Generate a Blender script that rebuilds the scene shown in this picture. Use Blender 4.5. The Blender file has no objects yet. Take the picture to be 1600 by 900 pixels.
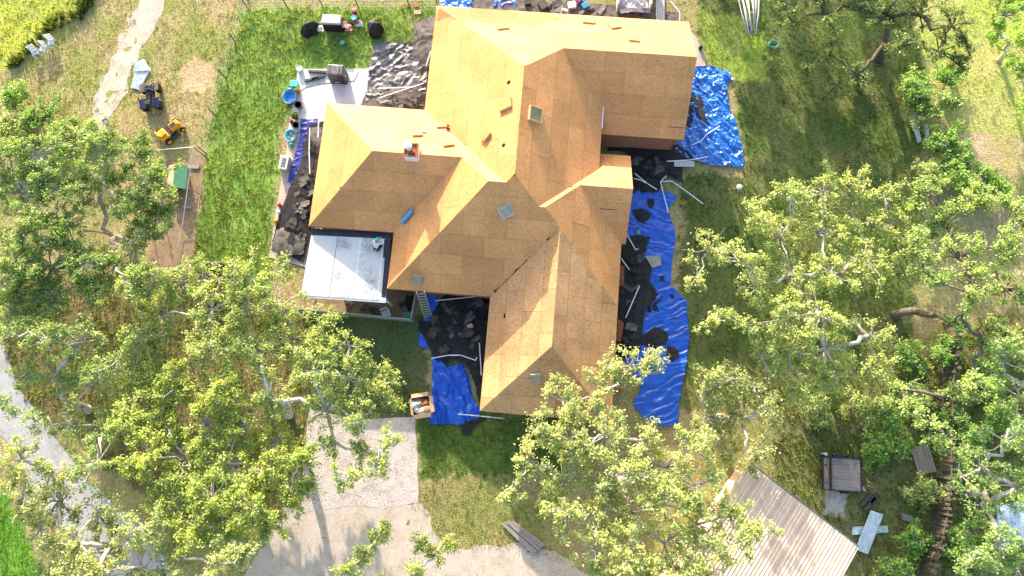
import bpy, bmesh, math, random
import numpy as np
from mathutils import Vector, Matrix

scn = bpy.context.scene
COL = scn.collection
R = math.radians
random.seed(7)
rng = np.random.default_rng(11)

# ------------------------------------------------------------------ camera
TILT, ROLL, CH, FPX = 0.1925, -0.105, 42.0, 1067.0      # fitted to the roof corners
cam = bpy.data.cameras.new('camera')
cam.sensor_width = 36.0
cam.lens = 36.0 * FPX / 1600.0
cam.clip_end = 3000
camo = bpy.data.objects.new('camera', cam)
COL.objects.link(camo)
camo.matrix_world = Matrix.Translation((0, 0, CH)) @ Matrix.Rotation(TILT, 4, 'X') @ Matrix.Rotation(ROLL, 4, 'Z')
scn.camera = camo

# ------------------------------------------------------------------ sky, sun, exposure
SUN_AZ, SUN_EL = R(10.0), R(16.8)          # shadows fall 10 degrees east of south
wld = bpy.data.worlds.new('World')
scn.world = wld
wld.use_nodes = True
nt = wld.node_tree
sky = nt.nodes.new('ShaderNodeTexSky')
sky.sky_type = 'NISHITA'
sky.sun_disc = False
sky.sun_elevation = SUN_EL
sky.sun_rotation = -SUN_AZ
sky.air_density = 1.0
sky.dust_density = 2.6
sky.ozone_density = 0.6
nt.links.new(sky.outputs[0], nt.nodes['Background'].inputs[0])
nt.nodes['Background'].inputs[1].default_value = 0.122
sl = bpy.data.lights.new('sun', 'SUN')
sl.energy = 2.8
sl.angle = R(0.5)
sl.color = (1.0, 0.83, 0.66)
so = bpy.data.objects.new('sun', sl)
COL.objects.link(so)
SUND = Vector((math.sin(SUN_AZ) * math.cos(SUN_EL), -math.cos(SUN_AZ) * math.cos(SUN_EL), -math.sin(SUN_EL)))
so.rotation_euler = SUND.to_track_quat('-Z', 'Y').to_euler()
so.location = (0, 0, 60)
vs = scn.view_settings
vs.view_transform = 'Standard'
vs.look = 'None'
vs.gamma = 1.0
vs.exposure = 2.12

# ------------------------------------------------------------------ pixel <-> ground helpers
def G(u, v, z=0.0):
    u -= 800; v -= 450
    c, s = math.cos(-ROLL), math.sin(-ROLL)
    u, v = c * u - s * v, s * u + c * v
    d = Vector((u / FPX, -v / FPX, -1.0))
    c, s = math.cos(TILT), math.sin(TILT)
    w = Vector((d.x, c * d.y - s * d.z, s * d.y + c * d.z))
    k = (z - CH) / w.z
    return Vector((w.x * k, w.y * k, z))

def PX(x, y, z):
    """world arrays -> photo pixels"""
    z = z - CH
    c, s = math.cos(TILT), math.sin(TILT)
    yy = c * y + s * z
    zz = -s * y + c * z
    u, v = FPX * x / -zz, -FPX * yy / -zz
    c, s = math.cos(ROLL), math.sin(ROLL)
    return 800 + c * u - s * v, 450 + s * u + c * v

# ------------------------------------------------------------------ numpy noise
def _h(ix, iy, iz):
    n = (ix.astype(np.int64) * 73856093) ^ (iy.astype(np.int64) * 19349663) ^ (iz.astype(np.int64) * 83492791)
    n = (n ^ (n >> 13)) * 1274126177
    n = n ^ (n >> 16)
    return (n & 0xffff) / 65535.0

def vnoise(x, y, z=0.0):
    x = np.asarray(x, float); y = np.asarray(y, float); z = np.zeros_like(x) + z
    i, j, k = np.floor(x), np.floor(y), np.floor(z)
    f, g, h = x - i, y - j, z - k
    f, g, h = f * f * (3 - 2 * f), g * g * (3 - 2 * g), h * h * (3 - 2 * h)
    r = 0
    for a in (0, 1):
        for b in (0, 1):
            for c in (0, 1):
                w = (f if a else 1 - f) * (g if b else 1 - g) * (h if c else 1 - h)
                r = r + w * _h(i + a, j + b, k + c)
    return r

def fbm(x, y, z=0.0, o=4):
    r, a, t = 0, 1.0, 0
    for q in range(o):
        r = r + a * vnoise(x * 2 ** q, y * 2 ** q, z + q * 7.3)
        t += a; a *= .5
    return r / t

def inpoly(px, py, poly):
    ins = np.zeros(np.shape(px), bool)
    n = len(poly)
    for i in range(n):
        x1, y1 = poly[i][:2]; x2, y2 = poly[(i + 1) % n][:2]
        if y1 == y2: continue
        c = ((y1 > py) != (y2 > py)) & (px < (x2 - x1) * (py - y1) / (y2 - y1) + x1)
        ins ^= c
    return ins

# ------------------------------------------------------------------ materials
MATS = {}
def newmat(name):
    m = bpy.data.materials.new(name); m.use_nodes = True
    MATS[name] = m
    n = m.node_tree.nodes; l = m.node_tree.links
    return m, n, l, n['Principled BSDF']

def mat(name, c1, c2=None, rough=.6, scale=4., bump=0., bscale=30., metal=0., spec=.3, detail=5., stretch=None, rnd=0.):
    m, n, l, b = newmat(name)
    b.inputs['Roughness'].default_value = rough
    b.inputs['Metallic'].default_value = metal
    b.inputs['Specular IOR Level'].default_value = spec
    if c2 is None: c2 = tuple(x * .78 for x in c1)
    tc = n.new('ShaderNodeTexCoord')
    src = tc.outputs['Object']
    if stretch:
        mp = n.new('ShaderNodeMapping'); mp.inputs['Scale'].default_value = stretch
        l.new(src, mp.inputs[0]); src = mp.outputs[0]
    ns = n.new('ShaderNodeTexNoise'); ns.inputs['Scale'].default_value = scale; ns.inputs['Detail'].default_value = detail
    l.new(src, ns.inputs['Vector'])
    cr = n.new('ShaderNodeValToRGB')
    cr.color_ramp.elements[0].position = .36; cr.color_ramp.elements[1].position = .64
    cr.color_ramp.elements[0].color = (*c2, 1); cr.color_ramp.elements[1].color = (*c1, 1)
    l.new(ns.outputs['Fac'], cr.inputs[0])
    out = cr.outputs[0]
    if rnd:
        oi = n.new('ShaderNodeObjectInfo')
        mr = n.new('ShaderNodeMapRange'); mr.inputs[3].default_value = 1 - rnd; mr.inputs[4].default_value = 1 + rnd
        l.new(oi.outputs['Random'], mr.inputs[0])
        hs = n.new('ShaderNodeHueSaturation'); l.new(mr.outputs[0], hs.inputs['Value']); l.new(out, hs.inputs['Color'])
        out = hs.outputs[0]
    l.new(out, b.inputs['Base Color'])
    if bump:
        nb = n.new('ShaderNodeTexNoise'); nb.inputs['Scale'].default_value = bscale; nb.inputs['Detail'].default_value = 4
        l.new(src, nb.inputs['Vector'])
        bp = n.new('ShaderNodeBump'); bp.inputs['Strength'].default_value = 1.0; bp.inputs['Distance'].default_value = bump
        l.new(nb.outputs['Fac'], bp.inputs['Height']); l.new(bp.outputs[0], b.inputs['Normal'])
    return m

def osb(name, ca, cb, cc, weather):
    """strand board: small flakes of three tones, faint stains, a tone of its own for each sheet"""
    m, n, l, b = newmat(name)
    b.inputs['Roughness'].default_value = .62; b.inputs['Specular IOR Level'].default_value = .25
    tc = n.new('ShaderNodeTexCoord')
    vo = n.new('ShaderNodeTexVoronoi'); vo.inputs['Scale'].default_value = 17; vo.inputs['Randomness'].default_value = 1
    l.new(tc.outputs['Object'], vo.inputs['Vector'])
    bw = n.new('ShaderNodeSeparateColor'); l.new(vo.outputs['Color'], bw.inputs[0])
    cr = n.new('ShaderNodeValToRGB'); e = cr.color_ramp.elements
    e[0].position = 0; e[0].color = (*cc, 1); e[1].position = .25; e[1].color = (*cb, 1)
    x = e.new(.8); x.color = (*ca, 1)
    l.new(bw.outputs[0], cr.inputs[0])
    ns = n.new('ShaderNodeTexNoise'); ns.inputs['Scale'].default_value = .55; ns.inputs['Detail'].default_value = 6; ns.inputs['Roughness'].default_value = .6
    l.new(tc.outputs['Object'], ns.inputs['Vector'])
    mr = n.new('ShaderNodeMapRange'); mr.inputs[1].default_value = .3; mr.inputs[2].default_value = .7
    mr.inputs[3].default_value = 1 - weather; mr.inputs[4].default_value = 1 + weather * .5
    l.new(ns.outputs['Fac'], mr.inputs[0])
    oi = n.new('ShaderNodeObjectInfo')
    m2 = n.new('ShaderNodeMapRange'); m2.inputs[3].default_value = .86; m2.inputs[4].default_value = 1.09
    l.new(oi.outputs['Random'], m2.inputs[0])
    mu = n.new('ShaderNodeMath'); mu.operation = 'MULTIPLY'; l.new(mr.outputs[0], mu.inputs[0]); l.new(m2.outputs[0], mu.inputs[1])
    hs = n.new('ShaderNodeHueSaturation'); l.new(mu.outputs[0], hs.inputs['Value']); l.new(cr.outputs[0], hs.inputs['Color'])
    # damp stain left near the north-west eave
    mp = n.new('ShaderNodeMapping'); mp.inputs['Location'].default_value = (2.2 / 3.9, -5.35 / .95, 0); mp.inputs['Scale'].default_value = (1 / 3.9, 1 / .95, 0)
    wn = n.new('ShaderNodeTexNoise'); wn.inputs['Scale'].default_value = .9; wn.inputs['Detail'].default_value = 5; l.new(tc.outputs['Object'], wn.inputs['Vector'])
    l.new(tc.outputs['Object'], mp.inputs[0])
    ln_ = n.new('ShaderNodeVectorMath'); ln_.operation = 'LENGTH'; l.new(mp.outputs[0], ln_.inputs[0])
    ad = n.new('ShaderNodeMath'); ad.operation = 'MULTIPLY_ADD'; ad.inputs[1].default_value = 1.6; l.new(wn.outputs['Fac'], ad.inputs[0]); l.new(ln_.outputs['Value'], ad.inputs[2])
    sm = n.new('ShaderNodeMapRange'); sm.interpolation_type = 'SMOOTHSTEP'; sm.inputs[1].default_value = 1.66; sm.inputs[2].default_value = 1.84; sm.inputs[3].default_value = .52; sm.inputs[4].default_value = 1.0
    l.new(ad.outputs[0], sm.inputs[0])
    mv = n.new('ShaderNodeMath'); mv.operation = 'MULTIPLY'; l.new(mu.outputs[0], mv.inputs[0]); l.new(sm.outputs[0], mv.inputs[1]); l.new(mv.outputs[0], hs.inputs['Value'])
    l.new(hs.outputs[0], b.inputs['Base Color'])
    return m

osb('osb_new', (.70, .340, .130), (.65, .305, .112), (.49, .225, .075), .17)
osb('osb_old', (.61, .345, .160), (.55, .30, .132), (.36, .19, .08), .24)

def attrmat(name, attr, rough=.7, trans=0., tcol=(1, 1, 1), nscale=0, amp=.3, bump=0, bscale=30, spec=.2):
    m, n, l, b = newmat(name)
    b.inputs['Roughness'].default_value = rough; b.inputs['Specular IOR Level'].default_value = spec
    at = n.new('ShaderNodeAttribute'); at.attribute_name = attr
    out = at.outputs['Color']
    if nscale:
        tc = n.new('ShaderNodeTexCoord')
        ns = n.new('ShaderNodeTexNoise'); ns.inputs['Scale'].default_value = nscale; ns.inputs['Detail'].default_value = 8; ns.inputs['Roughness'].default_value = .7
        l.new(tc.outputs['Object'], ns.inputs['Vector'])
        mr = n.new('ShaderNodeMapRange'); mr.inputs[1].default_value = .3; mr.inputs[2].default_value = .7
        mr.inputs[3].default_value = 1 - amp; mr.inputs[4].default_value = 1 + amp
        l.new(ns.outputs['Fac'], mr.inputs[0])
        hs = n.new('ShaderNodeHueSaturation'); l.new(mr.outputs[0], hs.inputs['Value']); l.new(out, hs.inputs['Color'])
        out = hs.outputs[0]
    l.new(out, b.inputs['Base Color'])
    if bump:
        nb = n.new('ShaderNodeTexNoise'); nb.inputs['Scale'].default_value = bscale; nb.inputs['Detail'].default_value = 6
        tc = n.new('ShaderNodeTexCoord'); l.new(tc.outputs['Object'], nb.inputs['Vector'])
        bp = n.new('ShaderNodeBump'); bp.inputs['Distance'].default_value = bump
        l.new(nb.outputs['Fac'], bp.inputs['Height']); l.new(bp.outputs[0], b.inputs['Normal'])
    if trans:
        tr = n.new('ShaderNodeBsdfTranslucent')
        mx = n.new('ShaderNodeMix'); mx.data_type = 'RGBA'; mx.blend_type = 'MULTIPLY'; mx.inputs[0].default_value = 1
        l.new(out, mx.inputs[6]); mx.inputs[7].default_value = (*tcol, 1)
        l.new(mx.outputs[2], tr.inputs[0])
        ms = n.new('ShaderNodeMixShader'); ms.inputs[0].default_value = trans
        l.new(b.outputs[0], ms.inputs[1]); l.new(tr.outputs[0], ms.inputs[2])
        l.new(ms.outputs[0], n['Material Output'].inputs[0])
    return m

attrmat('ground', 'zone', .9, nscale=5.5, amp=.38, bump=.05, bscale=9)
attrmat('leaf', 'tint', .45, trans=.34, tcol=(1.45, 1.45, .75), spec=.5)
attrmat('grass', 'tint', .6, trans=.35, tcol=(1.3, 1.3, .6), spec=.2)

def brickmat():
    m, n, l, b = newmat('brick')
    tc = n.new('ShaderNodeTexCoord'); mp = n.new('ShaderNodeMapping'); mp.inputs['Rotation'].default_value = (R(90), 0, 0)
    l.new(tc.outputs['Object'], mp.inputs[0])
    br = n.new('ShaderNodeTexBrick'); br.inputs['Scale'].default_value = 4
    br.inputs['Color1'].default_value = (.30, .10, .06, 1); br.inputs['Color2'].default_value = (.40, .17, .11, 1); br.inputs['Mortar'].default_value = (.42, .36, .30, 1)
    l.new(mp.outputs[0], br.inputs['Vector']); l.new(br.outputs[0], b.inputs['Base Color'])
    bp = n.new('ShaderNodeBump'); bp.inputs['Distance'].default_value = .01; l.new(br.outputs['Fac'], bp.inputs['Height']); bp.invert = True
    l.new(bp.outputs[0], b.inputs['Normal']); b.inputs['Roughness'].default_value = .85
brickmat()

def gravelmat(name, c1, c2, c3, vs_=22, bump=.02):
    m, n, l, b = newmat(name)
    b.inputs['Roughness'].default_value = .9; b.inputs['Specular IOR Level'].default_value = .15
    tc = n.new('ShaderNodeTexCoord')
    vo = n.new('ShaderNodeTexVoronoi'); vo.inputs['Scale'].default_value = vs_; l.new(tc.outputs['Object'], vo.inputs['Vector'])
    sp = n.new('ShaderNodeSeparateColor'); l.new(vo.outputs['Color'], sp.inputs[0])
    ns = n.new('ShaderNodeTexNoise'); ns.inputs['Scale'].default_value = 1.1; ns.inputs['Detail'].default_value = 8; ns.inputs['Roughness'].default_value = .65
    l.new(tc.outputs['Object'], ns.inputs['Vector'])
    cr = n.new('ShaderNodeValToRGB'); e = cr.color_ramp.elements
    e[0].color = (*c3, 1); e[0].position = .30; e[1].color = (*c1, 1); e[1].position = .66; x = e.new(.46); x.color = (*c2, 1)
    mx = n.new('ShaderNodeMath'); mx.operation = 'MULTIPLY_ADD'; mx.inputs[1].default_value = .30; l.new(sp.outputs[0], mx.inputs[0])
    ad = n.new('ShaderNodeMath'); ad.operation = 'MULTIPLY_ADD'; ad.inputs[1].default_value = .85; ad.inputs[2].default_value = -.08; l.new(ns.outputs['Fac'], ad.inputs[0])
    l.new(ad.outputs[0], mx.inputs[2]); l.new(mx.outputs[0], cr.inputs[0]); l.new(cr.outputs[0], b.inputs['Base Color'])
    bp = n.new('ShaderNodeBump'); bp.inputs['Distance'].default_value = bump; l.new(vo.outputs['Distance'], bp.inputs['Height']); bp.invert = True
    l.new(bp.outputs[0], b.inputs['Normal'])
gravelmat('gravel', (.60, .54, .50), (.50, .45, .42), (.34, .30, .27), 20, .03)
gravelmat('dirt', (.56, .49, .42), (.49, .42, .35), (.34, .28, .19), 30, .012)
gravelmat('pen_dirt', (.34, .25, .17), (.28, .20, .13), (.17, .12, .07), 26, .02)
gravelmat('asphalt', (.40, .40, .41), (.35, .35, .36), (.26, .26, .26), 40, .006)
mat('concrete', (.62, .61, .60), (.53, .52, .51), .8, 1.3, .004, 60)
mat('beige_concrete', (.50, .42, .36), (.38, .32, .27), .85, 1.6, .005, 50)
mat('bark', (.60, .55, .49), (.34, .30, .25), .9, 6, .03, 18)
mat('bark_mid', (.19, .16, .135), (.10, .08, .065), .9, 6, .03, 18)
mat('bark_dark', (.13, .105, .08), (.07, .055, .04), .9, 6, .03, 18)
mat('deck', (.10, .07, .045), rough=.9)
mat('fascia', (.42, .15, .06), (.30, .10, .04), .7, 8)
mat('felt', (.030, .030, .032), (.014, .014, .016), .75, 3, .012, 22, spec=.25)
mat('felt_brown', (.11, .085, .07), (.05, .04, .034), .8, 2.5, .01, 16)
mat('felt_grey', (.16, .145, .13), (.07, .065, .06), .8, 2.5, .02, 16)
mat('black_plastic', (.022, .022, .026), (.012, .012, .015), .42, 4, spec=.5)
mat('black_sheet', (.16, .155, .15), (.06, .058, .058), .36, 3, .01, 14, spec=.7)
mat('cover_cloth', (.020, .020, .026), (.011, .011, .015), .6, 5, .01, 20)
mat('membrane', (.030, .036, .055), (.020, .025, .040), .55, 3)
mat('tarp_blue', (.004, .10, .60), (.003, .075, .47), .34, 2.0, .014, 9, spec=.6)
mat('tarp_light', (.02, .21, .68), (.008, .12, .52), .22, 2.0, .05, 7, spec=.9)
mat('tarp_purple', (.035, .045, .36), (.02, .025, .22), .4, 2, .01, 18, spec=.5)
mat('white_metal', (.74, .76, .78), (.62, .65, .68), .4, 6, spec=.5)
mat('white_plastic', (.78, .78, .77), rough=.45, spec=.5)
mat('galv', (.50, .53, .55), (.40, .43, .45), .42, 7, metal=.55)
mat('sheet_metal', (.62, .72, .78), (.46, .55, .62), .38, 3, metal=.35)
mat('vent_grey', (.34, .31, .22), (.26, .235, .17), .55, 5)
mat('vent_green', (.24, .23, .12), (.17, .165, .09), .5, 7)
mat('vent_blue', (.37, .345, .27), (.28, .26, .20), .45, 6)
mat('pine', (.62, .42, .20), (.52, .33, .14), .65, 9)
mat('rust_wood', (.33, .12, .045), (.22, .08, .03), .75, 5)
mat('hole', (.03, .008, .006), rough=.9)
mat('sky_blue', (.12, .42, .72), (.09, .34, .62), .5, 6)
mat('pool_blue', (.02, .27, .70), (.015, .22, .60), .35, 4, spec=.5)
mat('teal', (.06, .46, .50), (.045, .36, .40), .45, 6, spec=.4)
mat('aqua', (.10, .52, .66), (.07, .42, .56), .45, 6, spec=.4)
mat('green_plastic', (.05, .36, .24), (.04, .28, .18), .5, 6)
mat('hose_green', (.10, .40, .28), (.06, .26, .18), .5, 12)
mat('red', (.50, .035, .03), (.38, .025, .02), .4, 6, spec=.5)
mat('pink', (.62, .30, .28), (.50, .20, .2), .6, 12)
mat('purple', (.16, .06, .26), (.1, .04, .18), .6, 12)
mat('yellow', (.78, .36, .015), (.66, .29, .01), .35, 5, spec=.5)
mat('navy', (.022, .026, .10), (.014, .016, .06), .35, 5, spec=.5)
mat('rubber', (.018, .018, .019), rough=.85)
mat('steel_dark', (.06, .06, .065), (.035, .035, .04), .5, 8, metal=.4)
mat('pipe', (.42, .42, .44), (.34, .34, .36), .45, 6, metal=.5)
mat('terracotta', (.40, .15, .08), rough=.8)
mat('cardboard', (.56, .38, .24), (.47, .31, .19), .85, 5)
mat('grey_wood', (.33, .30, .28), (.23, .205, .19), .85, 9, .004, 60, stretch=(1, 8, 1), rnd=.12)
mat('deck_wood', (.34, .29, .26), (.24, .20, .18), .85, 7, .004, 60, stretch=(.6, 8, 1), rnd=.12)
mat('fence_wood', (.17, .14, .115), (.09, .075, .06), .9, 6, .004, 50, stretch=(8, 8, 1), rnd=.2)
mat('dark_lumber', (.11, .095, .08), (.06, .05, .04), .85, 8)
mat('ash_white', (.62, .62, .60), (.40, .40, .39), .7, 9)
mat('tan_metal', (.78, .60, .45), (.66, .51, .385), .5, 1.6, spec=.4, rnd=.04)
mat('kennel_green', (.13, .38, .22), (.10, .31, .17), .6, 5)
mat('kennel_tan', (.50, .38, .26), (.42, .31, .20), .75, 4)
mat('grill_grey', (.55, .55, .52), (.47, .47, .44), .4, 5, metal=.3)
mat('screen_teal', (.22, .27, .27), (.15, .19, .19), .6, 4)
mat('flat_roof', (.60, .62, .63), (.52, .545, .56), .5, 1.2, spec=.4)
def staincoat():
    """white roof coating with dark mildew speckle"""
    m, n, l, b = newmat('flat_roof_stained')
    b.inputs['Roughness'].default_value = .5
    tc = n.new('ShaderNodeTexCoord')
    a = n.new('ShaderNodeTexNoise'); a.inputs['Scale'].default_value = .8; a.inputs['Detail'].default_value = 3
    c = n.new('ShaderNodeTexNoise'); c.inputs['Scale'].default_value = 7; c.inputs['Detail'].default_value = 8; c.inputs['Roughness'].default_value = .75
    for q in (a, c): l.new(tc.outputs['Object'], q.inputs['Vector'])
    mu = n.new('ShaderNodeMath'); mu.operation = 'MULTIPLY'; l.new(a.outputs[0], mu.inputs[0]); l.new(c.outputs[0], mu.inputs[1])
    cr = n.new('ShaderNodeValToRGB'); e = cr.color_ramp.elements
    e[0].position = .22; e[0].color = (.58, .60, .62, 1); e[1].position = .36; e[1].color = (.24, .27, .29, 1)
    l.new(mu.outputs[0], cr.inputs[0]); l.new(cr.outputs[0], b.inputs['Base Color'])
staincoat()
mat('skin', (.45, .25, .17), rough=.55)
mat('shirt', (.80, .80, .82), (.62, .64, .68), .85, 14)
mat('trousers', (.03, .03, .045), rough=.85)
mat('boots', (.09, .05, .035), rough=.7)
mat('cap_teal', (.03, .46, .36), rough=.7)
mat('potting', (.05, .035, .02), rough=.95)

# ------------------------------------------------------------------ object helpers
def tag(o, label=None, cat=None, group=None, kind=None):
    if label: o['label'] = label
    if cat: o['category'] = cat
    if group: o['group'] = group
    if kind: o['kind'] = kind
    return o

def thing(name, label, cat, loc=(0, 0, 0), rz=0.0, group=None):
    o = bpy.data.objects.new(name, None)
    COL.objects.link(o)
    o.empty_display_size = .2
    o.location = loc; o.rotation_euler = (0, 0, rz)
    return tag(o, label, cat, group)

def fast(name, V, F, matname, parent=None, smooth=False, attr=None, attrname='tint', domain='FACE'):
    """numpy verts (n,3), faces (m,k) -> object"""
    me = bpy.data.meshes.new(name)
    V = np.asarray(V, np.float32); F = np.asarray(F, np.int32)
    m, k = F.shape
    me.vertices.add(len(V)); me.vertices.foreach_set('co', V.ravel())
    me.loops.add(m * k); me.loops.foreach_set('vertex_index', F.ravel())
    me.polygons.add(m)
    me.polygons.foreach_set('loop_start', np.arange(0, m * k, k, dtype=np.int32))
    me.polygons.foreach_set('loop_total', np.full(m, k, np.int32))
    if smooth: me.polygons.foreach_set('use_smooth', np.ones(m, bool))
    if attr is not None:
        a = me.attributes.new(attrname, 'FLOAT_COLOR', domain)
        A = np.ones((len(attr), 4), np.float32); A[:, :3] = attr
        a.data.foreach_set('color', A.ravel())
    me.update(calc_edges=True)
    me.materials.append(MATS[matname])
    o = bpy.data.objects.new(name, me); COL.objects.link(o)
    if parent: o.parent = parent
    return o

class MB:
    def __init__(s): s.v = []; s.f = []
    def add(s, vs_, fs):
        b = len(s.v); s.v += [tuple(x) for x in vs_]; s.f += [tuple(i + b for i in f) for f in fs]; return s
    def box(s, c, d, rz=0, rx=0, ry=0, taper=1.0, tapy=None):
        hx, hy, hz = d[0] / 2, d[1] / 2, d[2] / 2
        ty = taper if tapy is None else tapy
        pts = [Vector((x * (taper if z > 0 else 1) * hx, y * (ty if z > 0 else 1) * hy, z * hz)) for z in (-1, 1) for x, y in ((-1, -1), (1, -1), (1, 1), (-1, 1))]
        M = Matrix.Translation(c) @ Matrix.Rotation(rz, 4, 'Z') @ Matrix.Rotation(ry, 4, 'Y') @ Matrix.Rotation(rx, 4, 'X')
        return s.add([M @ p for p in pts], [(3, 2, 1, 0), (4, 5, 6, 7), (0, 1, 5, 4), (1, 2, 6, 5), (2, 3, 7, 6), (3, 0, 4, 7)])
    def tube(s, path, r, n=6, caps=True):
        path = [Vector(p) for p in path]; k = len(path)
        rs = r if isinstance(r, (list, tuple)) else [r] * k
        ref = None; rings = []
        for i, p in enumerate(path):
            t = (path[min(i + 1, k - 1)] - path[max(i - 1, 0)])
            t = t.normalized() if t.length > 1e-9 else Vector((0, 0, 1))
            if ref is None: ref = t.orthogonal().normalized()
            a = (ref - t * ref.dot(t))
            a = a.normalized() if a.length > 1e-6 else t.orthogonal().normalized()
            ref = a; b = t.cross(a)
            rings.append([p + (a * math.cos(2 * math.pi * j / n) + b * math.sin(2 * math.pi * j / n)) * rs[i] for j in range(n)])
        vs_ = [q for rg in rings for q in rg]
        fs = [(i * n + j, i * n + (j + 1) % n, (i + 1) * n + (j + 1) % n, (i + 1) * n + j) for i in range(k - 1) for j in range(n)]
        if caps: fs += [tuple(range(n))[::-1], tuple((k - 1) * n + j for j in range(n))]
        return s.add(vs_, fs)
    def lathe(s, c, prof, n=20, sx=1, sy=1, M=None):
        c = Vector(c); vs_ = []; fs = []
        for r, z in prof:
            for j in range(n):
                a = 2 * math.pi * j / n
                p = Vector((r * math.cos(a) * sx, r * math.sin(a) * sy, z))
                vs_.append(c + (M @ p if M else p))
        for i in range(len(prof) - 1):
            for j in range(n):
                fs.append((i * n + j, i * n + (j + 1) % n, (i + 1) * n + (j + 1) % n, (i + 1) * n + j))
        fs += [tuple(range(n))[::-1], tuple((len(prof) - 1) * n + j for j in range(n))]
        return s.add(vs_, fs)
    def wheel(s, c, r, w, axis='X', n=20):
        M = Matrix.Rotation(R(90), 3, 'Y') if axis == 'X' else Matrix.Rotation(R(90), 3, 'X')
        return s.lathe(c, [(r * .6, -w / 2), (r * .92, -w / 2), (r, -w * .3), (r, w * .3), (r * .92, w / 2), (r * .6, w / 2)], n, M=M)
    def prism(s, poly, z0, z1):
        n = len(poly)
        vs_ = [(p[0], p[1], z0) for p in poly] + [(p[0], p[1], z1) for p in poly]
        ar = sum(poly[i][0] * poly[(i + 1) % n][1] - poly[(i + 1) % n][0] * poly[i][1] for i in range(n))
        fs = [tuple(range(n))[::-1], tuple(range(n, 2 * n))] + [(i, (i + 1) % n, n + (i + 1) % n, n + i) for i in range(n)]
        if ar < 0: fs = [f[::-1] for f in fs]
        return s.add(vs_, fs)
    def build(s, name, m, parent=None, bevel=0, smooth=False, tri=False):
        me = bpy.data.meshes.new(name)
        me.from_pydata(s.v, [], s.f); me.update()
        if tri:
            bm = bmesh.new(); bm.from_mesh(me); bmesh.ops.triangulate(bm, faces=bm.faces[:]); bmesh.ops.recalc_face_normals(bm, faces=bm.faces[:]); bm.to_mesh(me); bm.free()
        if smooth: me.polygons.foreach_set('use_smooth', [True] * len(me.polygons))
        me.materials.append(MATS[m])
        o = bpy.data.objects.new(name, me); COL.objects.link(o)
        if parent: o.parent = parent
        if bevel:
            b = o.modifiers.new('bevel', 'BEVEL'); b.width = bevel; b.segments = 2; b.limit_method = 'ANGLE'
        return o

def ragged(poly, step=.35, amp=.15, seed=0.0):
    out = []
    n = len(poly)
    for i in range(n):
        a, b = Vector(poly[i][:2]), Vector(poly[(i + 1) % n][:2])
        k = max(1, int((b - a).length / step))
        nn = (b - a).normalized() if (b - a).length else Vector((1, 0))
        nn = Vector((-nn.y, nn.x))
        for j in range(k):
            p = a.lerp(b, j / k)
            w = float(fbm(np.array([p.x * 1.3 + seed]), np.array([p.y * 1.3 - seed]))[0]) - .5
            out.append(p + nn * w * 2 * amp)
    return out

def flat_sheet(name, pxpoly, z, m, amp=.15, step=.3, kind='structure', thick=0.0):
    poly = ragged([G(u, v, z) for u, v in pxpoly], step, amp, z * 10)
    mb = MB()
    if thick: mb.prism([(p.x, p.y) for p in poly], z - thick, z)
    else:
        ar = sum(poly[i].x * poly[(i + 1) % len(poly)].y - poly[(i + 1) % len(poly)].x * poly[i].y for i in range(len(poly)))
        mb.add([(p.x, p.y, z) for p in (poly if ar > 0 else poly[::-1])], [tuple(range(len(poly)))])
    o = mb.build(name, m, tri=True)
    return tag(o, kind=kind)

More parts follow.
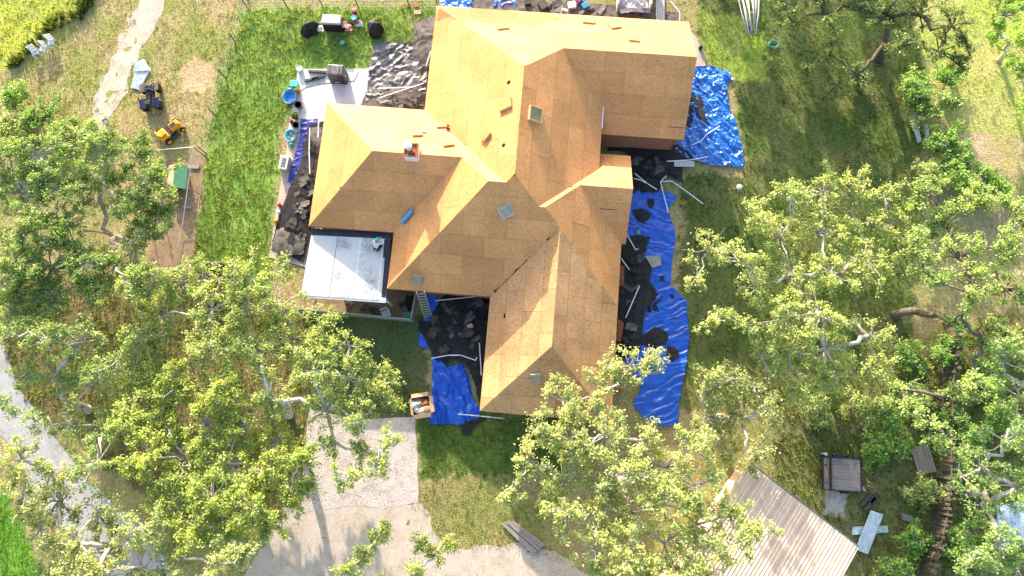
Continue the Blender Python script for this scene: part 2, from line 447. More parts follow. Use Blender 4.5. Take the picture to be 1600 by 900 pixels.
def crumple(name, pxpoly, z, m, res=.07, amp=.06, wl=.5, edge=.06, seed=0, parent=None, dome=0., px=True, loc=None, ridge=True, wrinkle=None):
    """a crumpled sheet inside an outline; returns a mesh object whose origin is the sheet's centre"""
    P = [G(u, v, z) for u, v in pxpoly] if px else [Vector(p) for p in pxpoly]
    P = ragged(P, .25, edge, seed)
    c = sum((Vector((p.x, p.y)) for p in P), Vector((0, 0))) / len(P)
    xs = [p.x for p in P]; ys = [p.y for p in P]
    nx, ny = max(3, int((max(xs) - min(xs)) / res) + 1), max(3, int((max(ys) - min(ys)) / res) + 1)
    gx, gy = np.meshgrid(np.linspace(min(xs), max(xs), nx), np.linspace(min(ys), max(ys), ny))
    cx, cy = (gx[:-1, :-1] + gx[1:, 1:]) / 2, (gy[:-1, :-1] + gy[1:, 1:]) / 2
    ins = inpoly(cx, cy, [(p.x, p.y) for p in P])
    wx = gx + .35 * wl * (fbm(gx / wl, gy / wl, seed + 3.1, 2) - .5) * 2
    wy = gy + .35 * wl * (fbm(gx / wl, gy / wl, seed + 9.7, 2) - .5) * 2
    def rg(w, s_): return 1 - np.abs(2 * fbm(wx / w, wy / w, s_, 2) - 1) * 2.2
    if ridge: h = .62 * rg(wl, seed) + .38 * rg(wl * .45, seed + 5)
    else: h = fbm(gx / wl, gy / wl, seed, 4) * 1.6
    if wrinkle:                               # pulled folds running one way
        a, w, k = wrinkle
        t = (wx * math.cos(a) + wy * math.sin(a)); s2 = -wx * math.sin(a) + wy * math.cos(a)
        h = h + k * (1 - np.abs(2 * vnoise(t / w, s2 / (w * 5), seed) - 1) * 2)
    gz = z + .012 + amp * np.clip(h, -.25, 2.2) + .25 * amp
    if dome:
        dx = (gx - c.x) / (max(xs) - min(xs)) * 2; dy = (gy - c.y) / (max(ys) - min(ys)) * 2
        gz = gz + dome * np.clip(1 - dx ** 2 - dy ** 2, 0, 1) ** .7
    V = np.stack([gx - c.x, gy - c.y, gz - z], -1).reshape(-1, 3)
    idx = np.arange(nx * ny).reshape(ny, nx)
    Fq = np.stack([idx[:-1, :-1], idx[:-1, 1:], idx[1:, 1:], idx[1:, :-1]], -1)[ins]
    if len(Fq) == 0: Fq = np.stack([idx[:-1, :-1], idx[:-1, 1:], idx[1:, 1:], idx[1:, :-1]], -1).reshape(-1, 4)
    used = np.unique(Fq); rem = np.zeros(nx * ny, int); rem[used] = np.arange(len(used))
    o = fast(name, V[used], rem[Fq], m, parent, smooth=True)
    o.location = (c.x, c.y, z) if loc is None else loc
    return o

# ================================================================== GROUND
ZONES = [   # (photo outline, colour a, colour b, grass height m, tufts per m2, tuft colour); later ones lie over earlier ones
    (None,                                                               (.20, .20, .075), (.27, .22, .11), .07, 34, (.20, .21, .06)),
    ([(-300, -300), (240, -300), (165, -20), (110, 30), (40, 80), (0, 115), (-300, 260)], (.30, .33, .055), (.24, .27, .05), .14, 30, (.30, .33, .05)),
    ([(165, -300), (420, -300), (372, 10), (330, 215), (240, 240), (120, 215), (0, 190), (0, 115), (40, 80), (110, 30)], (.36, .29, .145), (.24, .255, .075), .08, 60, (.23, .25, .065)),
    ([(290, 92), (338, 90), (332, 130), (310, 150), (280, 145)], (.44, .32, .20), (.36, .26, .15), .04, 6, (.25, .22, .08)),
    ([(378, 12), (720, 12), (690, 70), (578, 70), (575, 106), (470, 110), (440, 200), (420, 400), (415, 470), (305, 470), (298, 400), (328, 215), (345, 120)], (.085, .165, .028), (.13, .21, .04), .12, 100, (.175, .205, .066)),
    ([(298, 240), (322, 244), (298, 420), (286, 420)], (.30, .22, .14), (.24, .19, .1), .05, 12, (.15, .18, .05)),
    ([(640, 60), (700, 60), (700, 15), (640, 30)], (.16, .15, .08), (.20, .19, .08), .08, 30, (.18, .2, .05)),
    ([(480, 485), (665, 485), (672, 655), (480, 655)], (.085, .115, .038), (.11, .13, .05), .07, 60, (.09, .14, .035)),  # shaded south lawn: darker green, shade partly put into the colour
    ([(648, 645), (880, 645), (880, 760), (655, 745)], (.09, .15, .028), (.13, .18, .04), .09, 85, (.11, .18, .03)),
    ([(655, 745), (880, 740), (900, 880), (720, 890), (640, 800)], (.19, .20, .06), (.27, .22, .10), .08, 60, (.20, .22, .055)),
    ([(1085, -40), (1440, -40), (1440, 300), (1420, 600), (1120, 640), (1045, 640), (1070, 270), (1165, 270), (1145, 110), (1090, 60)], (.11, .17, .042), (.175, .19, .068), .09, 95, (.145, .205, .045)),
    ([(1080, 20), (1180, 20), (1210, 130), (1150, 125), (1110, 95)], (.15, .21, .035), (.20, .23, .05), .09, 80, (.16, .23, .035)),
    ([(1430, -60), (1900, -60), (1900, 300), (1560, 235), (1470, 190), (1440, 60)], (.26, .30, .07), (.32, .31, .11), .07, 50, (.27, .30, .07)),
    ([(1480, 215), (1520, 200), (1650, 235), (1650, 275), (1540, 262)], (.40, .30, .19), (.30, .26, .1), .05, 14, (.30, .30, .07)),
    ([(0, 430), (300, 430), (480, 480), (480, 660), (470, 800), (300, 830), (0, 600)], (.24, .18, .085), (.13, .14, .05), .12, 60, (.17, .20, .05)),
    ([(-200, 760), (20, 770), (70, 900), (-200, 1100)], (.09, .22, .02), (.12, .26, .03), .1, 90, (.12, .25, .022)),
    ([(1210, 600), (1480, 560), (1500, 1000), (1200, 1000)], (.20, .19, .08), (.13, .165, .045), .15, 60, (.17, .215, .045)),
    ([(1480, 540), (1900, 300), (1900, 1100), (1450, 1100)], (.13, .15, .05), (.18, .15, .07), .16, 55, (.12, .19, .035)),
    ([(165, -20), (120, 25), (80, 50), (50, 75), (28, 104), (18, 98), (45, 66), (78, 40), (112, 16), (140, -20)], (.10, .14, .035), (.08, .11, .03), .34, 110, (.09, .14, .028)),
    ([(1278, 760), (1330, 762), (1322, 812), (1288, 805)], (.42, .40, .37), (.30, .28, .24), .05, 8, (.16, .2, .05)),
]
ZGAIN = {0: (1.25, 1.5), 1: (1.25, 1.5), 2: (1.0, 1.45), 3: (1.15, 1.3), 4: (1.7, 1.75), 9: (1.2, 1.35), 10: (.85, .98), 11: (1.5, 1.6), 12: (1.35, 1.5), 13: (1.2, 1.3), 14: (.9, 1.2), 15: (1.1, 1.15), 16: (1.0, 1.2), 17: (1.1, 1.3)}  # sunlit zones raised, east lawn lowered: light and shade put into the colour
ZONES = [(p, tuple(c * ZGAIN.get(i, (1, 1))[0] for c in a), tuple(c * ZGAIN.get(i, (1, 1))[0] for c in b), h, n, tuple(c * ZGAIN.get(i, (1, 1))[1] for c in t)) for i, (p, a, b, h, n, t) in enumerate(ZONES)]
def zone_of(x, y):
    px_, py_ = PX(x, y, 0 * x)
    wx = px_ + 30 * (fbm(x * .8, y * .8, 1.5) - .5) + 22 * (vnoise(x * 5, y * 5, 3.5) - .5); wy = py_ + 30 * (fbm(x * .8, y * .8, 8.5) - .5) + 22 * (vnoise(x * 5, y * 5, 9.5) - .5)
    zi = np.zeros(x.shape, int)
    for i, zn in enumerate(ZONES):
        if zn[0]: zi[inpoly(wx, wy, zn[0])] = i
    return zi
ZA = np.array([z[1] for z in ZONES]); ZB = np.array([z[2] for z in ZONES])

def build_ground():
    x0, x1, y0, y1, st = -48, 50, -26, 48, .22
    nx, ny = int((x1 - x0) / st) + 1, int((y1 - y0) / st) + 1
    gx, gy = np.meshgrid(np.linspace(x0, x1, nx), np.linspace(y0, y1, ny))
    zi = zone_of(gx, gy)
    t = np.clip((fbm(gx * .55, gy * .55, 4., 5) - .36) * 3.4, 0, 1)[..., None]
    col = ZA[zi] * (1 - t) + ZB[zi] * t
    gz = -.05 + .05 * fbm(gx * 1.6, gy * 1.6, 2., 4)
    edge = (gx <= x0 + .01) | (gx >= x1 - .01) | (gy <= y0 + .01) | (gy >= y1 - .01)
    gz[edge] = -.05
    V = np.stack([gx, gy, gz], -1).reshape(-1, 3)
    idx = np.arange(nx * ny).reshape(ny, nx)
    F = np.stack([idx[:-1, :-1], idx[:-1, 1:], idx[1:, 1:], idx[1:, :-1]], -1).reshape(-1, 4)
    B = 1500.0; n0 = len(V)
    c4 = [idx[0, 0], idx[0, -1], idx[-1, -1], idx[-1, 0]]
    V = np.vstack([V, [(-B, -B, -.05), (B, -B, -.05), (B, B, -.05), (-B, B, -.05)]])
    sk = [(n0 + i, n0 + (i + 1) % 4, c4[(i + 1) % 4], c4[i]) for i in range(4)]
    F = np.vstack([F, sk])
    C = np.vstack([col.reshape(-1, 3), np.repeat(ZA[:1], 4, 0)])
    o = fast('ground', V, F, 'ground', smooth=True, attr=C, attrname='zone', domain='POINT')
    tag(o, kind='structure')
build_ground()

# tracks, drive, lane, slabs
flat_sheet('dirt_track', [(222, -40), (268, -40), (258, 10), (225, 75), (200, 130), (178, 175), (150, 215), (128, 215), (140, 170), (165, 115), (190, 55), (212, 10)], -.014, 'dirt', .55)
flat_sheet('gravel_drive', [(484, 640), (560, 655), (648, 652), (652, 700), (654, 785), (600, 795), (545, 790), (470, 800), (474, 720)], -.006, 'gravel', .10)
flat_sheet('dirt_drive', [(440, 790), (545, 790), (660, 786), (690, 850), (730, 862), (800, 850), (890, 870), (960, 940), (330, 960), (390, 880)], -.012, 'dirt', .40)
flat_sheet('lane', [(-60, 540), (8, 540), (30, 610), (85, 680), (135, 750), (250, 850), (290, 960), (200, 960), (160, 880), (60, 780), (20, 700), (-60, 620)], -.010, 'asphalt', .20)
flat_sheet('pen_floor', [(262, 250), (322, 245), (298, 428), (225, 440), (245, 340)], -.012, 'pen_dirt', .12)
flat_sheet('yard_floor', [(470, 440), (650, 440), (645, 498), (560, 492), (465, 484)], -.008, 'pen_dirt', .08)
flat_sheet('patio_slab', [(466, 108), (582, 107), (664, 108), (664, 180), (500, 210), (450, 205), (460, 150)], .07, 'concrete', .0, thick=.12)
flat_sheet('walkway', [(452, 206), (512, 206), (490, 420), (420, 402), (436, 300)], .05, 'beige_concrete', .04, thick=.1)
flat_sheet('concrete_pad', [(1070, 40), (1088, 58), (1101, 92), (1104, 108), (1070, 108)], .05, 'beige_concrete', .02, thick=.1)

# ================================================================== HOUSE (plan fitted to the photo)
HX, HY, PHI, TP = 1.9687, 19.3003, -0.1871, 0.6909
D, L, T2, S_, T1, E_ = 6.1104, 6.315, .4226, .9847, 1.4457, .3472
DW, AW, DE, AE, DS2, ASE, DSS, BS = 3.9769, 12.2508, 3.9637, 9.8861, 2.7598, 6.7136, 3.7292, -19.0294
ZE = 2.7
ECUT = 4.80
HM = Matrix.Translation((HX, HY, 0)) @ Matrix.Rotation(PHI, 4, 'Z')
HMI = HM.inverted()
nb = -L - T2 + D - T2
nb2 = -L - T1 + D - T1
zN = lambda e: (lambda a, b: ZE + (e - b) * TP)      # plane rising away from an eave: N,S,W,E
zS = lambda e: (lambda a, b: ZE + (b - e) * TP)
zW = lambda e: (lambda a, b: ZE + (a - e) * TP)
zE = lambda e: (lambda a, b: ZE + (e - a) * TP)
ridgeN, ridgeS = (0, 0), (0, -L)
wv, wst = (-T2, -L - T2), (-T2 - S_, -L - T2)
wr1, wr0 = (-S_ - D + DW, nb - DW), (-AW + DW, nb - DW)
er0, er1 = (D - DE, D - DE), (AE, D - DE)
ev, est = (T1, -L - T1), (T1 + E_, -L - T1)
sr0, sr1 = (E_ + D - DS2, nb2 - DS2), (ASE, nb2 - DS2)
SrN, SrS = (E_ + D - DSS, -L - D + DSS), (E_ + D - DSS, BS + DSS)
NWc, SWc, Sv, SSW, SSE = (-D, D), (-S_ - D, -L - D), (E_ + D - 2 * DSS, -L - D), (E_ + D - 2 * DSS, BS), (E_ + D, BS)
PLANES = [  # (outline in plan, height, eave direction, material)
    ([NWc, (AE, D), er1, er0, ridgeN], zN(D), 'N', 'osb_new'),
    ([NWc, ridgeN, ridgeS, wv, (-D, nb)], zW(-D), 'W', 'osb_new'),
    ([(-D, nb), wv, wst, wr1, wr0, (-AW, nb)], zN(nb), 'N', 'osb_new'),
    ([(-AW, nb), wr0, (-AW, nb - 2 * DW)], zW(-AW), 'W', 'osb_new'),
    ([(-AW, nb - 2 * DW), wr0, wr1, (-S_ - D, nb - 2 * DW)], zS(nb - 2 * DW), 'S', 'osb_new'),
    ([wr1, wst, SWc, (-S_ - D, nb - 2 * DW)], zW(-S_ - D), 'W', 'osb_new'),
    ([SWc, wst, wv, ridgeS, ev, est, SrN, Sv], zS(-L - D), 'S', 'osb_new'),
    ([ridgeN, er0, (ECUT, 2 * D - 2 * DE - ECUT), (ECUT, -L - 2 * T1 + ECUT), ev, ridgeS], zE(D), 'E', 'osb_new'),
    ([er0, er1, (AE, D - 2 * DE), (ECUT, D - 2 * DE), (ECUT, 2 * D - 2 * DE - ECUT)], zS(D - 2 * DE), 'S', 'osb_new'),
    ([ev, (ECUT, -L - 2 * T1 + ECUT), (ECUT, nb2), (ASE, nb2), sr1, sr0, est], zN(nb2), 'N', 'osb_new'),
    ([est, sr0, (E_ + D, nb2 - 2 * DS2), (E_ + D, -L - D), SrN], zE(E_ + D), 'E', 'osb_new'),
    ([sr0, sr1, (ASE, nb2 - 2 * DS2), (E_ + D, nb2 - 2 * DS2)], zS(nb2 - 2 * DS2), 'S', 'osb_new'),
    ([SrN, (E_ + D, -L - D), SSE, SrS], zE(E_ + D), 'E', 'osb_old'),
    ([Sv, SrN, SrS, SSW], zW(E_ + D - 2 * DSS), 'W', 'osb_old'),
    ([SSW, SrS, SSE], zS(BS), 'S', 'osb_old'),
]
house = thing('house', 'large hip-roofed brick house stripped to bare strand board sheathing', 'house')
house.matrix_world = HM

def zroof(a, b):
    best = None
    for poly, zf, d_, m_ in PLANES:
        if inpoly(np.array([a]), np.array([b]), poly)[0]: best = zf(a, b)
    return best

def clip_rect(poly, x0, x1, y0, y1):
    def cl(P, inside, inter):
        out = []
        for i in range(len(P)):
            a, b = P[i - 1], P[i]
            ia, ib = inside(a), inside(b)
            if ia != ib: out.append(inter(a, b))
            if ib: out.append(b)
        return out
    def ix(x): return lambda a, b: (x, a[1] + (b[1] - a[1]) * (x - a[0]) / (b[0] - a[0]))
    def iy(y): return lambda a, b: (a[0] + (b[0] - a[0]) * (y - a[1]) / (b[1] - a[1]), y)
    P = poly
    for ins, inter in ((lambda p: p[0] >= x0, ix(x0)), (lambda p: p[0] <= x1, ix(x1)), (lambda p: p[1] >= y0, iy(y0)), (lambda p: p[1] <= y1, iy(y1))):
        if not P: return []
        P = cl(P, ins, inter)
    return P
def area(P): return .5 * sum(P[i - 1][0] * P[i][1] - P[i][0] * P[i - 1][1] for i in range(len(P)))

def build_roof():
    deck = MB()
    for poly, zf, d_, m_ in PLANES:
        P = poly if area(poly) > 0 else poly[::-1]
        deck.add([(a, b, zf(a, b) - .02) for a, b in P], [tuple(range(len(P)))])
        deck.add([(a, b, zf(a, b) - .14) for a, b in P], [tuple(range(len(P)))[::-1]])
    roof = deck.build('roof', 'deck', house, tri=False)
    cp = 1 / math.sqrt(1 + TP * TP)
    gap = .0045
    for poly, zf, d_, m_ in PLANES:
        # u along the eave, w up the slope in plan
        if d_ in 'NS': uv = [(a, b) for a, b in poly]; back = lambda u, w: (u, w)
        else: uv = [(b, a) for a, b in poly]; back = lambda u, w: (w, u)
        ws = [q[1] for q in uv]; us = [q[0] for q in uv]
        sg = 1 if d_ in 'SW' else -1
        eave = min(ws) if sg > 0 else max(ws)
        hgt = (max(ws) - min(ws)); row = 1.22 * cp
        off0 = rng.uniform(0, 2.4)
        for r in range(int(hgt / row) + 1):
            lo, hi = r * row + gap, (r + 1) * row - gap
            y0, y1 = (eave + lo, eave + hi) if sg > 0 else (eave - hi, eave - lo)
            if r == 0: y0, y1 = (eave - .001, y1) if sg > 0 else (y0, eave + .001)
            u = min(us) - 2.44 + (off0 + (1.22 if r % 2 else 0)) % 2.44
            while u < max(us):
                gap = .0045 if m_ == 'osb_new' else .0065
                P = clip_rect(uv, u + gap, u + 2.44 - gap, y0, y1)
                u += 2.44
                if len(P) < 3 or abs(area(P)) < .02: continue
                Q = [back(*q) for q in P]
                if area(Q) < 0: Q = Q[::-1]
                q2 = [Q[0]]
                for q in Q[1:]:
                    if math.hypot(q[0] - q2[-1][0], q[1] - q2[-1][1]) > .004: q2.append(q)
                if len(q2) < 3: continue
                lift = rng.uniform(0, .006)
                tlt = rng.normal(0, .0015, 2)
                cx = sum(q[0] for q in q2) / len(q2); cy = sum(q[1] for q in q2) / len(q2)
                zz = lambda a, b, o: zf(a, b) + o + lift + tlt[0] * (a - cx) + tlt[1] * (b - cy)
                n = len(q2)
                mb = MB()
                mb.add([(a, b, zz(a, b, -.012)) for a, b in q2] + [(a, b, zz(a, b, .006)) for a, b in q2],
                       [tuple(range(n))[::-1], tuple(range(n, 2 * n))] + [(i, (i + 1) % n, n + (i + 1) % n, n + i) for i in range(n)])
                mb.build('sheathing_panel', m_, roof)
    return roof
roof = build_roof()

OUT = [NWc, (-D, nb), (-AW, nb), (-AW, nb - 2 * DW), (-S_ - D, nb - 2 * DW), SWc, Sv, SSW, SSE, (E_ + D, nb2 - 2 * DS2), (ASE, nb2 - 2 * DS2), (ASE, nb2), (ECUT, nb2), (ECUT, D - 2 * DE), (AE, D - 2 * DE), (AE, D)]
def inset(P, d):
    n = len(P); out = []
    for i in range(n):
        a, b, c = Vector(P[i - 1]), Vector(P[i]), Vector(P[(i + 1) % n])
        t1, t2 = (b - a).normalized(), (c - b).normalized()
        n1, n2 = Vector((-t1.y, t1.x)), Vector((-t2.y, t2.x))
        out.append(b + n1 * d + n2 * d)
    return out
IN = inset(OUT, .32)
def wall(i, name='wall'):
    a, b = IN[i], IN[(i + 1) % len(IN)]
    n = Vector((-(b - a).normalized().y, (b - a).normalized().x)) * .15
    mb = MB()
    mb.prism([a, b, b + n, a + n], 0, ZE + .05)
    return mb.build(name, 'brick', house)
for i in range(len(IN)): wall(i)
# gable triangles and the step where the roof is cut short above the entry
for x, yr, dd in ((AE - .33, D - DE, DE - .3), (ASE - .33, nb2 - DS2, DS2 - .3)):
    mb = MB(); top = ZE + dd * TP
    v = [(x, yr - dd, ZE + .03), (x, yr + dd, ZE + .03), (x, yr, top)]
    mb.add(v + [(p[0] - .1, p[1], p[2]) for p in v], [(0, 1, 2), (5, 4, 3), (0, 3, 4, 1), (1, 4, 5, 2), (2, 5, 3, 0)])
    mb.build('gable', 'rust_wood', house)
yA, yB = 2 * D - 2 * DE - ECUT, -L - 2 * T1 + ECUT
mb = MB(); mb.prism([(ECUT - .12, yB), (ECUT - .05, yB), (ECUT - .05, yA), (ECUT - .12, yA)], ZE, ZE + (D - ECUT) * TP - .1)
mb.build('step_wall', 'rust_wood', house)
# fascia boards round the eaves
for i in range(len(OUT)):
    a, b = Vector(OUT[i]), Vector(OUT[(i + 1) % len(OUT)])
    t = (b - a).normalized(); n = Vector((-t.y, t.x))
    if i in (9, 10, 12, 14) and abs(t.y) > .5: continue
    mb = MB(); mb.prism([a + n * .005, b + n * .005, b + n * .045, a + n * .045], ZE - .20, ZE - .035)
    mb.build('fascia', 'fascia', house)
for x, yr, dd in ((AE, D - DE, DE), (ASE, nb2 - DS2, DS2)):
    for s in (-1, 1):
        mb = MB(); zr_ = ZE + dd * TP
        v = [(x - .045, yr + s * dd, ZE - .035), (x - .005, yr + s * dd, ZE - .035), (x - .005, yr, zr_ - .035), (x - .045, yr, zr_ - .035)]
        mb.add(v + [(p[0], p[1], p[2] - .16) for p in v], [(0, 1, 2, 3), (7, 6, 5, 4), (0, 4, 5, 1), (1, 5, 6, 2), (2, 6, 7, 3), (3, 7, 4, 0)])
        mb.build('rake_board', 'fascia', house)
# white flashing left standing on the cut edge
mb = MB(); e1, e2 = (ECUT + .01, yA - .2), (ECUT + .01, (D - 2 * DE))
mb.add([(ECUT - .01, yA + .15, ZE + (D - ECUT) * TP + .02), (ECUT + .05, yA + .15, ZE + (D - ECUT) * TP + .02), (ECUT + .05, (D - 2 * DE), ZE + (D - ECUT) * TP + .02), (ECUT - .01, (D - 2 * DE), ZE + (D - ECUT) * TP + .02),
        (ECUT - .01, yA + .15, ZE + (D - ECUT) * TP - .15), (ECUT + .05, yA + .15, ZE + (D - ECUT) * TP - .15), (ECUT + .05, (D - 2 * DE), ZE + (D - ECUT) * TP - .15), (ECUT - .01, (D - 2 * DE), ZE + (D - ECUT) * TP - .15)],
       [(3, 2, 1, 0), (4, 5, 6, 7), (0, 1, 5, 4), (1, 2, 6, 5), (2, 3, 7, 6), (3, 0, 4, 7)])
mb.build('flashing', 'white_metal', house)

def roof_point(u, v):
    """where the sight line through a photo pixel meets the roof, in house coordinates"""
    p1 = HMI @ G(u, v, 8.0); p0 = HMI @ G(u, v, 2.0)
    for k in range(401):
        p = p1.lerp(p0, k / 400)
        z = zroof(p.x, p.y)
        if z is not None and p.z <= z: return Vector((p.x, p.y, z))
    return p0
def roof_normal(p):
    for poly, zf, d_, m_ in PLANES:
        if inpoly(np.array([p.x]), np.array([p.y]), poly)[0]:
            e = .01; z = zf(p.x, p.y)
            return Vector((-(zf(p.x + e, p.y) - z) / e, -(zf(p.x, p.y + e) - z) / e, 1)).normalized()
    return Vector((0, 0, 1))
def on_roof(u, v, rz=0.0):
    """frame lying on the roof (house coordinates): x across, z out of the slope"""
    p = roof_point(u, v); n = roof_normal(p)
    x = Vector((math.cos(rz), math.sin(rz), 0)); x = (x - n * x.dot(n)).normalized(); y = n.cross(x)
    M = Matrix((x, y, n)).transposed().to_4x4(); M.translation = p
    return M
def frame_part(name, m, u, v, rz, build, parent=None, bevel=0):
    o = build(MB()).build(name, m, parent or house, bevel=bevel)
    o.matrix_basis = on_roof(u, v, rz)
    return o

# chimney on the west ridge
cp_ = roof_point(645, 241)
cyR = nb - DW
cm = MB(); ch = ZE + DW * TP + .55
cm.box((cp_.x, cyR, (ch + 3.6) / 2), (.78, .72, ch - 3.6))
chim = cm.build('chimney', 'white_metal', house)
m2 = MB()
for s in (-1, 1):
    m2.box((cp_.x + s * .36, cyR, ch + .04), (.08, .78, .10)); m2.box((cp_.x, cyR + s * .36, ch + .04), (.64, .08, .10))
m2.build('chimney_rim', 'rust_wood', chim)
MB().box((cp_.x, cyR, ch + .01), (.63, .63, .02)).build('chimney_floor', 'rust_wood', chim)
MB().lathe((cp_.x - .12, cyR + .08, ch + .02), [(.17, 0), (.17, .42), (.24, .43), (.24, .50), (.10, .54), (.02, .55)], 20).build('flue_cap', 'white_plastic', chim, smooth=False)
MB().lathe((cp_.x + .14, cyR - .16, ch + .02), [(.09, 0), (.09, .12), (.07, .13)], 14).build('flue_stub', 'red', chim)
# vents, skylight curb, open pipe holes
def vent(u, v, rz, w, h, m, flange=None):
    o = frame_part('roof_vent', m, u, v, rz, lambda b: b.box((0, 0, h / 2 + .012), (w, w, h), taper=.9), bevel=.015)
    if flange: frame_part('vent_flange', flange, u, v, rz, lambda b: b.box((0, 0, .014), (w * 1.18, w * 1.18, .012)))
    return o
vent(790, 330, .55, .62, .16, 'vent_blue', 'galv')
vent(653, 436, -.15, .60, .16, 'vent_grey')
vent(838, 590, .15, .66, .18, 'vent_grey')
def curb(b):
    for s in (-1, 1): b.box((s * .40, 0, .10), (.05, .85, .2)); b.box((0, s * .40, .10), (.75, .05, .2))
    return b
cb = frame_part('skylight_curb', 'pine', 835, 180, 0, curb)
gl = MB().box((0, 0, .165), (.76, .76, .03)).build('skylight_pane', 'vent_green', cb)
for u, v, r in ((795, 129, .13), (787, 227, .12), (742, 283, .0)):
    if r: frame_part('pipe_hole', 'hole', u, v, 0, lambda b: b.lathe((0, 0, .004), [(r, 0), (r, .010)], 14))
frame_part('pipe_hole', 'hole', 788, 494, .3, lambda b: b.prism([(-.10, -.12), (.08, -.10), (.10, .12), (.02, .16), (-.02, .02)], .004, .014))
# printed grade stamps and scuffs on the boards
for u, v, w in ((1056, 199, .95), (950, 327, .95), (1027, 95, .12), (1031, 159, .06), (862, 245, .10), (757, 344, .10), (905, 330, .06), (868, 253, .05)):
    frame_part('board_mark', 'felt_brown', u, v, 0, lambda b: b.box((0, 0, .016), (w, .035, .004)))
# dark torn strip along the valley west of the front wing
vm = MB(); k = 26
for i in range(k):
    t0, t1_ = .06 + .9 * i / k, .06 + .9 * (i + 1.06) / k
    w0 = .012 + .15 * max(0., float(vnoise(np.array([i * .55]), np.array([3.3]))[0]) - .35)
    if 10 < i and float(vnoise(np.array([i * .4]), np.array([9.3]))[0]) < .42: continue
    a0 = Vector(Sv).lerp(Vector(SrN), t0); a1 = Vector(Sv).lerp(Vector(SrN), t1_)
    n = Vector((-.7, .7))
    pts = [a0 - n * .006, a1 - n * .006, a1 + n * w0, a0 + n * w0]
    zf = zS(-L - D)
    vm.add([(p.x, p.y, zf(p.x, p.y) + .022) for p in pts], [(0, 1, 2, 3)])
vm.build('valley_tear', 'felt', house)

# ================================================================== PATIO COVER with its white flat roof
def patio_cover():
    z = 2.42
    C = {k: G(u, v, z) for k, (u, v) in dict(nw=(488, 357), ne=(611, 363), se=(603, 470), sw=(470, 461)).items()}
    t = thing('patio_cover', 'flat white-coated patio cover roof with dark membrane along house wall', 'patio cover', (C['sw'].x, C['sw'].y, 0))
    o0 = Vector((C['sw'].x, C['sw'].y, 0))
    def q(s, r):      # s west->east, r south->north
        a = C['sw'].lerp(C['se'], s); b = C['nw'].lerp(C['ne'], s)
        p = a.lerp(b, r) - o0
        return Vector((p.x, p.y))
    cuts = [0, .335, .625, .90]
    for i in range(3):
        a, b = cuts[i] + (.004 if i else 0), cuts[i + 1] - .004
        m = MB().prism([q(a, .0), q(b, .0), q(b, .93), q(a, .93)], z - .10, z)
        m.build('roof_panel', 'flat_roof_stained' if i else 'flat_roof', t)
    MB().prism([q(.905, 0), q(1, 0), q(1, .93), q(.905, .93)], z - .10, z - .008).build('roof_panel', 'flat_roof', t)
    MB().prism([q(0, 0), q(1, 0), q(1, 1), q(0, 1)], z - .16, z - .105).build('ceiling_board', 'deck', t)
    MB().prism([q(0, .90), q(1, .90), q(1, 1), q(0, 1)], z + .004, z + .016).build('membrane_strip', 'membrane', t)
    MB().prism([q(.945, .05), q(1, .05), q(1, .897), q(.925, .897), q(.925, .62), q(.945, .62)], z + .004, z + .017).build('membrane_strip', 'membrane', t)
    MB().prism([q(.33, 0.01), q(.338, .01), q(.338, .93), q(.33, .93)], z + .003, z + .008).build('seam', 'vent_grey', t)
    for s in (.625, .905): MB().prism([q(s - .010, 0.01), q(s + .010, .01), q(s + .010, .90), q(s - .010, .90)], z + .003, z + .011).build('seam_cover', 'white_plastic', t)
    a, b = q(0, 0), q(1, 0); n = Vector(((b - a).y, -(b - a).x)).normalized()
    MB().prism([a, b, b + n * .11, a + n * .11], z - .14, z - .03).build('gutter', 'white_metal', t)
    for s, r in ((.02, .03), (.5, .03), (.98, .03)):
        p = q(s, r); MB().box((p.x, p.y, (z - .16) / 2), (.10, .10, z - .16)).build('post', 'white_metal', t)
    return t
patio_cover()

# ================================================================== TREES
def unit(v): return v / (np.linalg.norm(v, axis=-1, keepdims=True) + 1e-9)

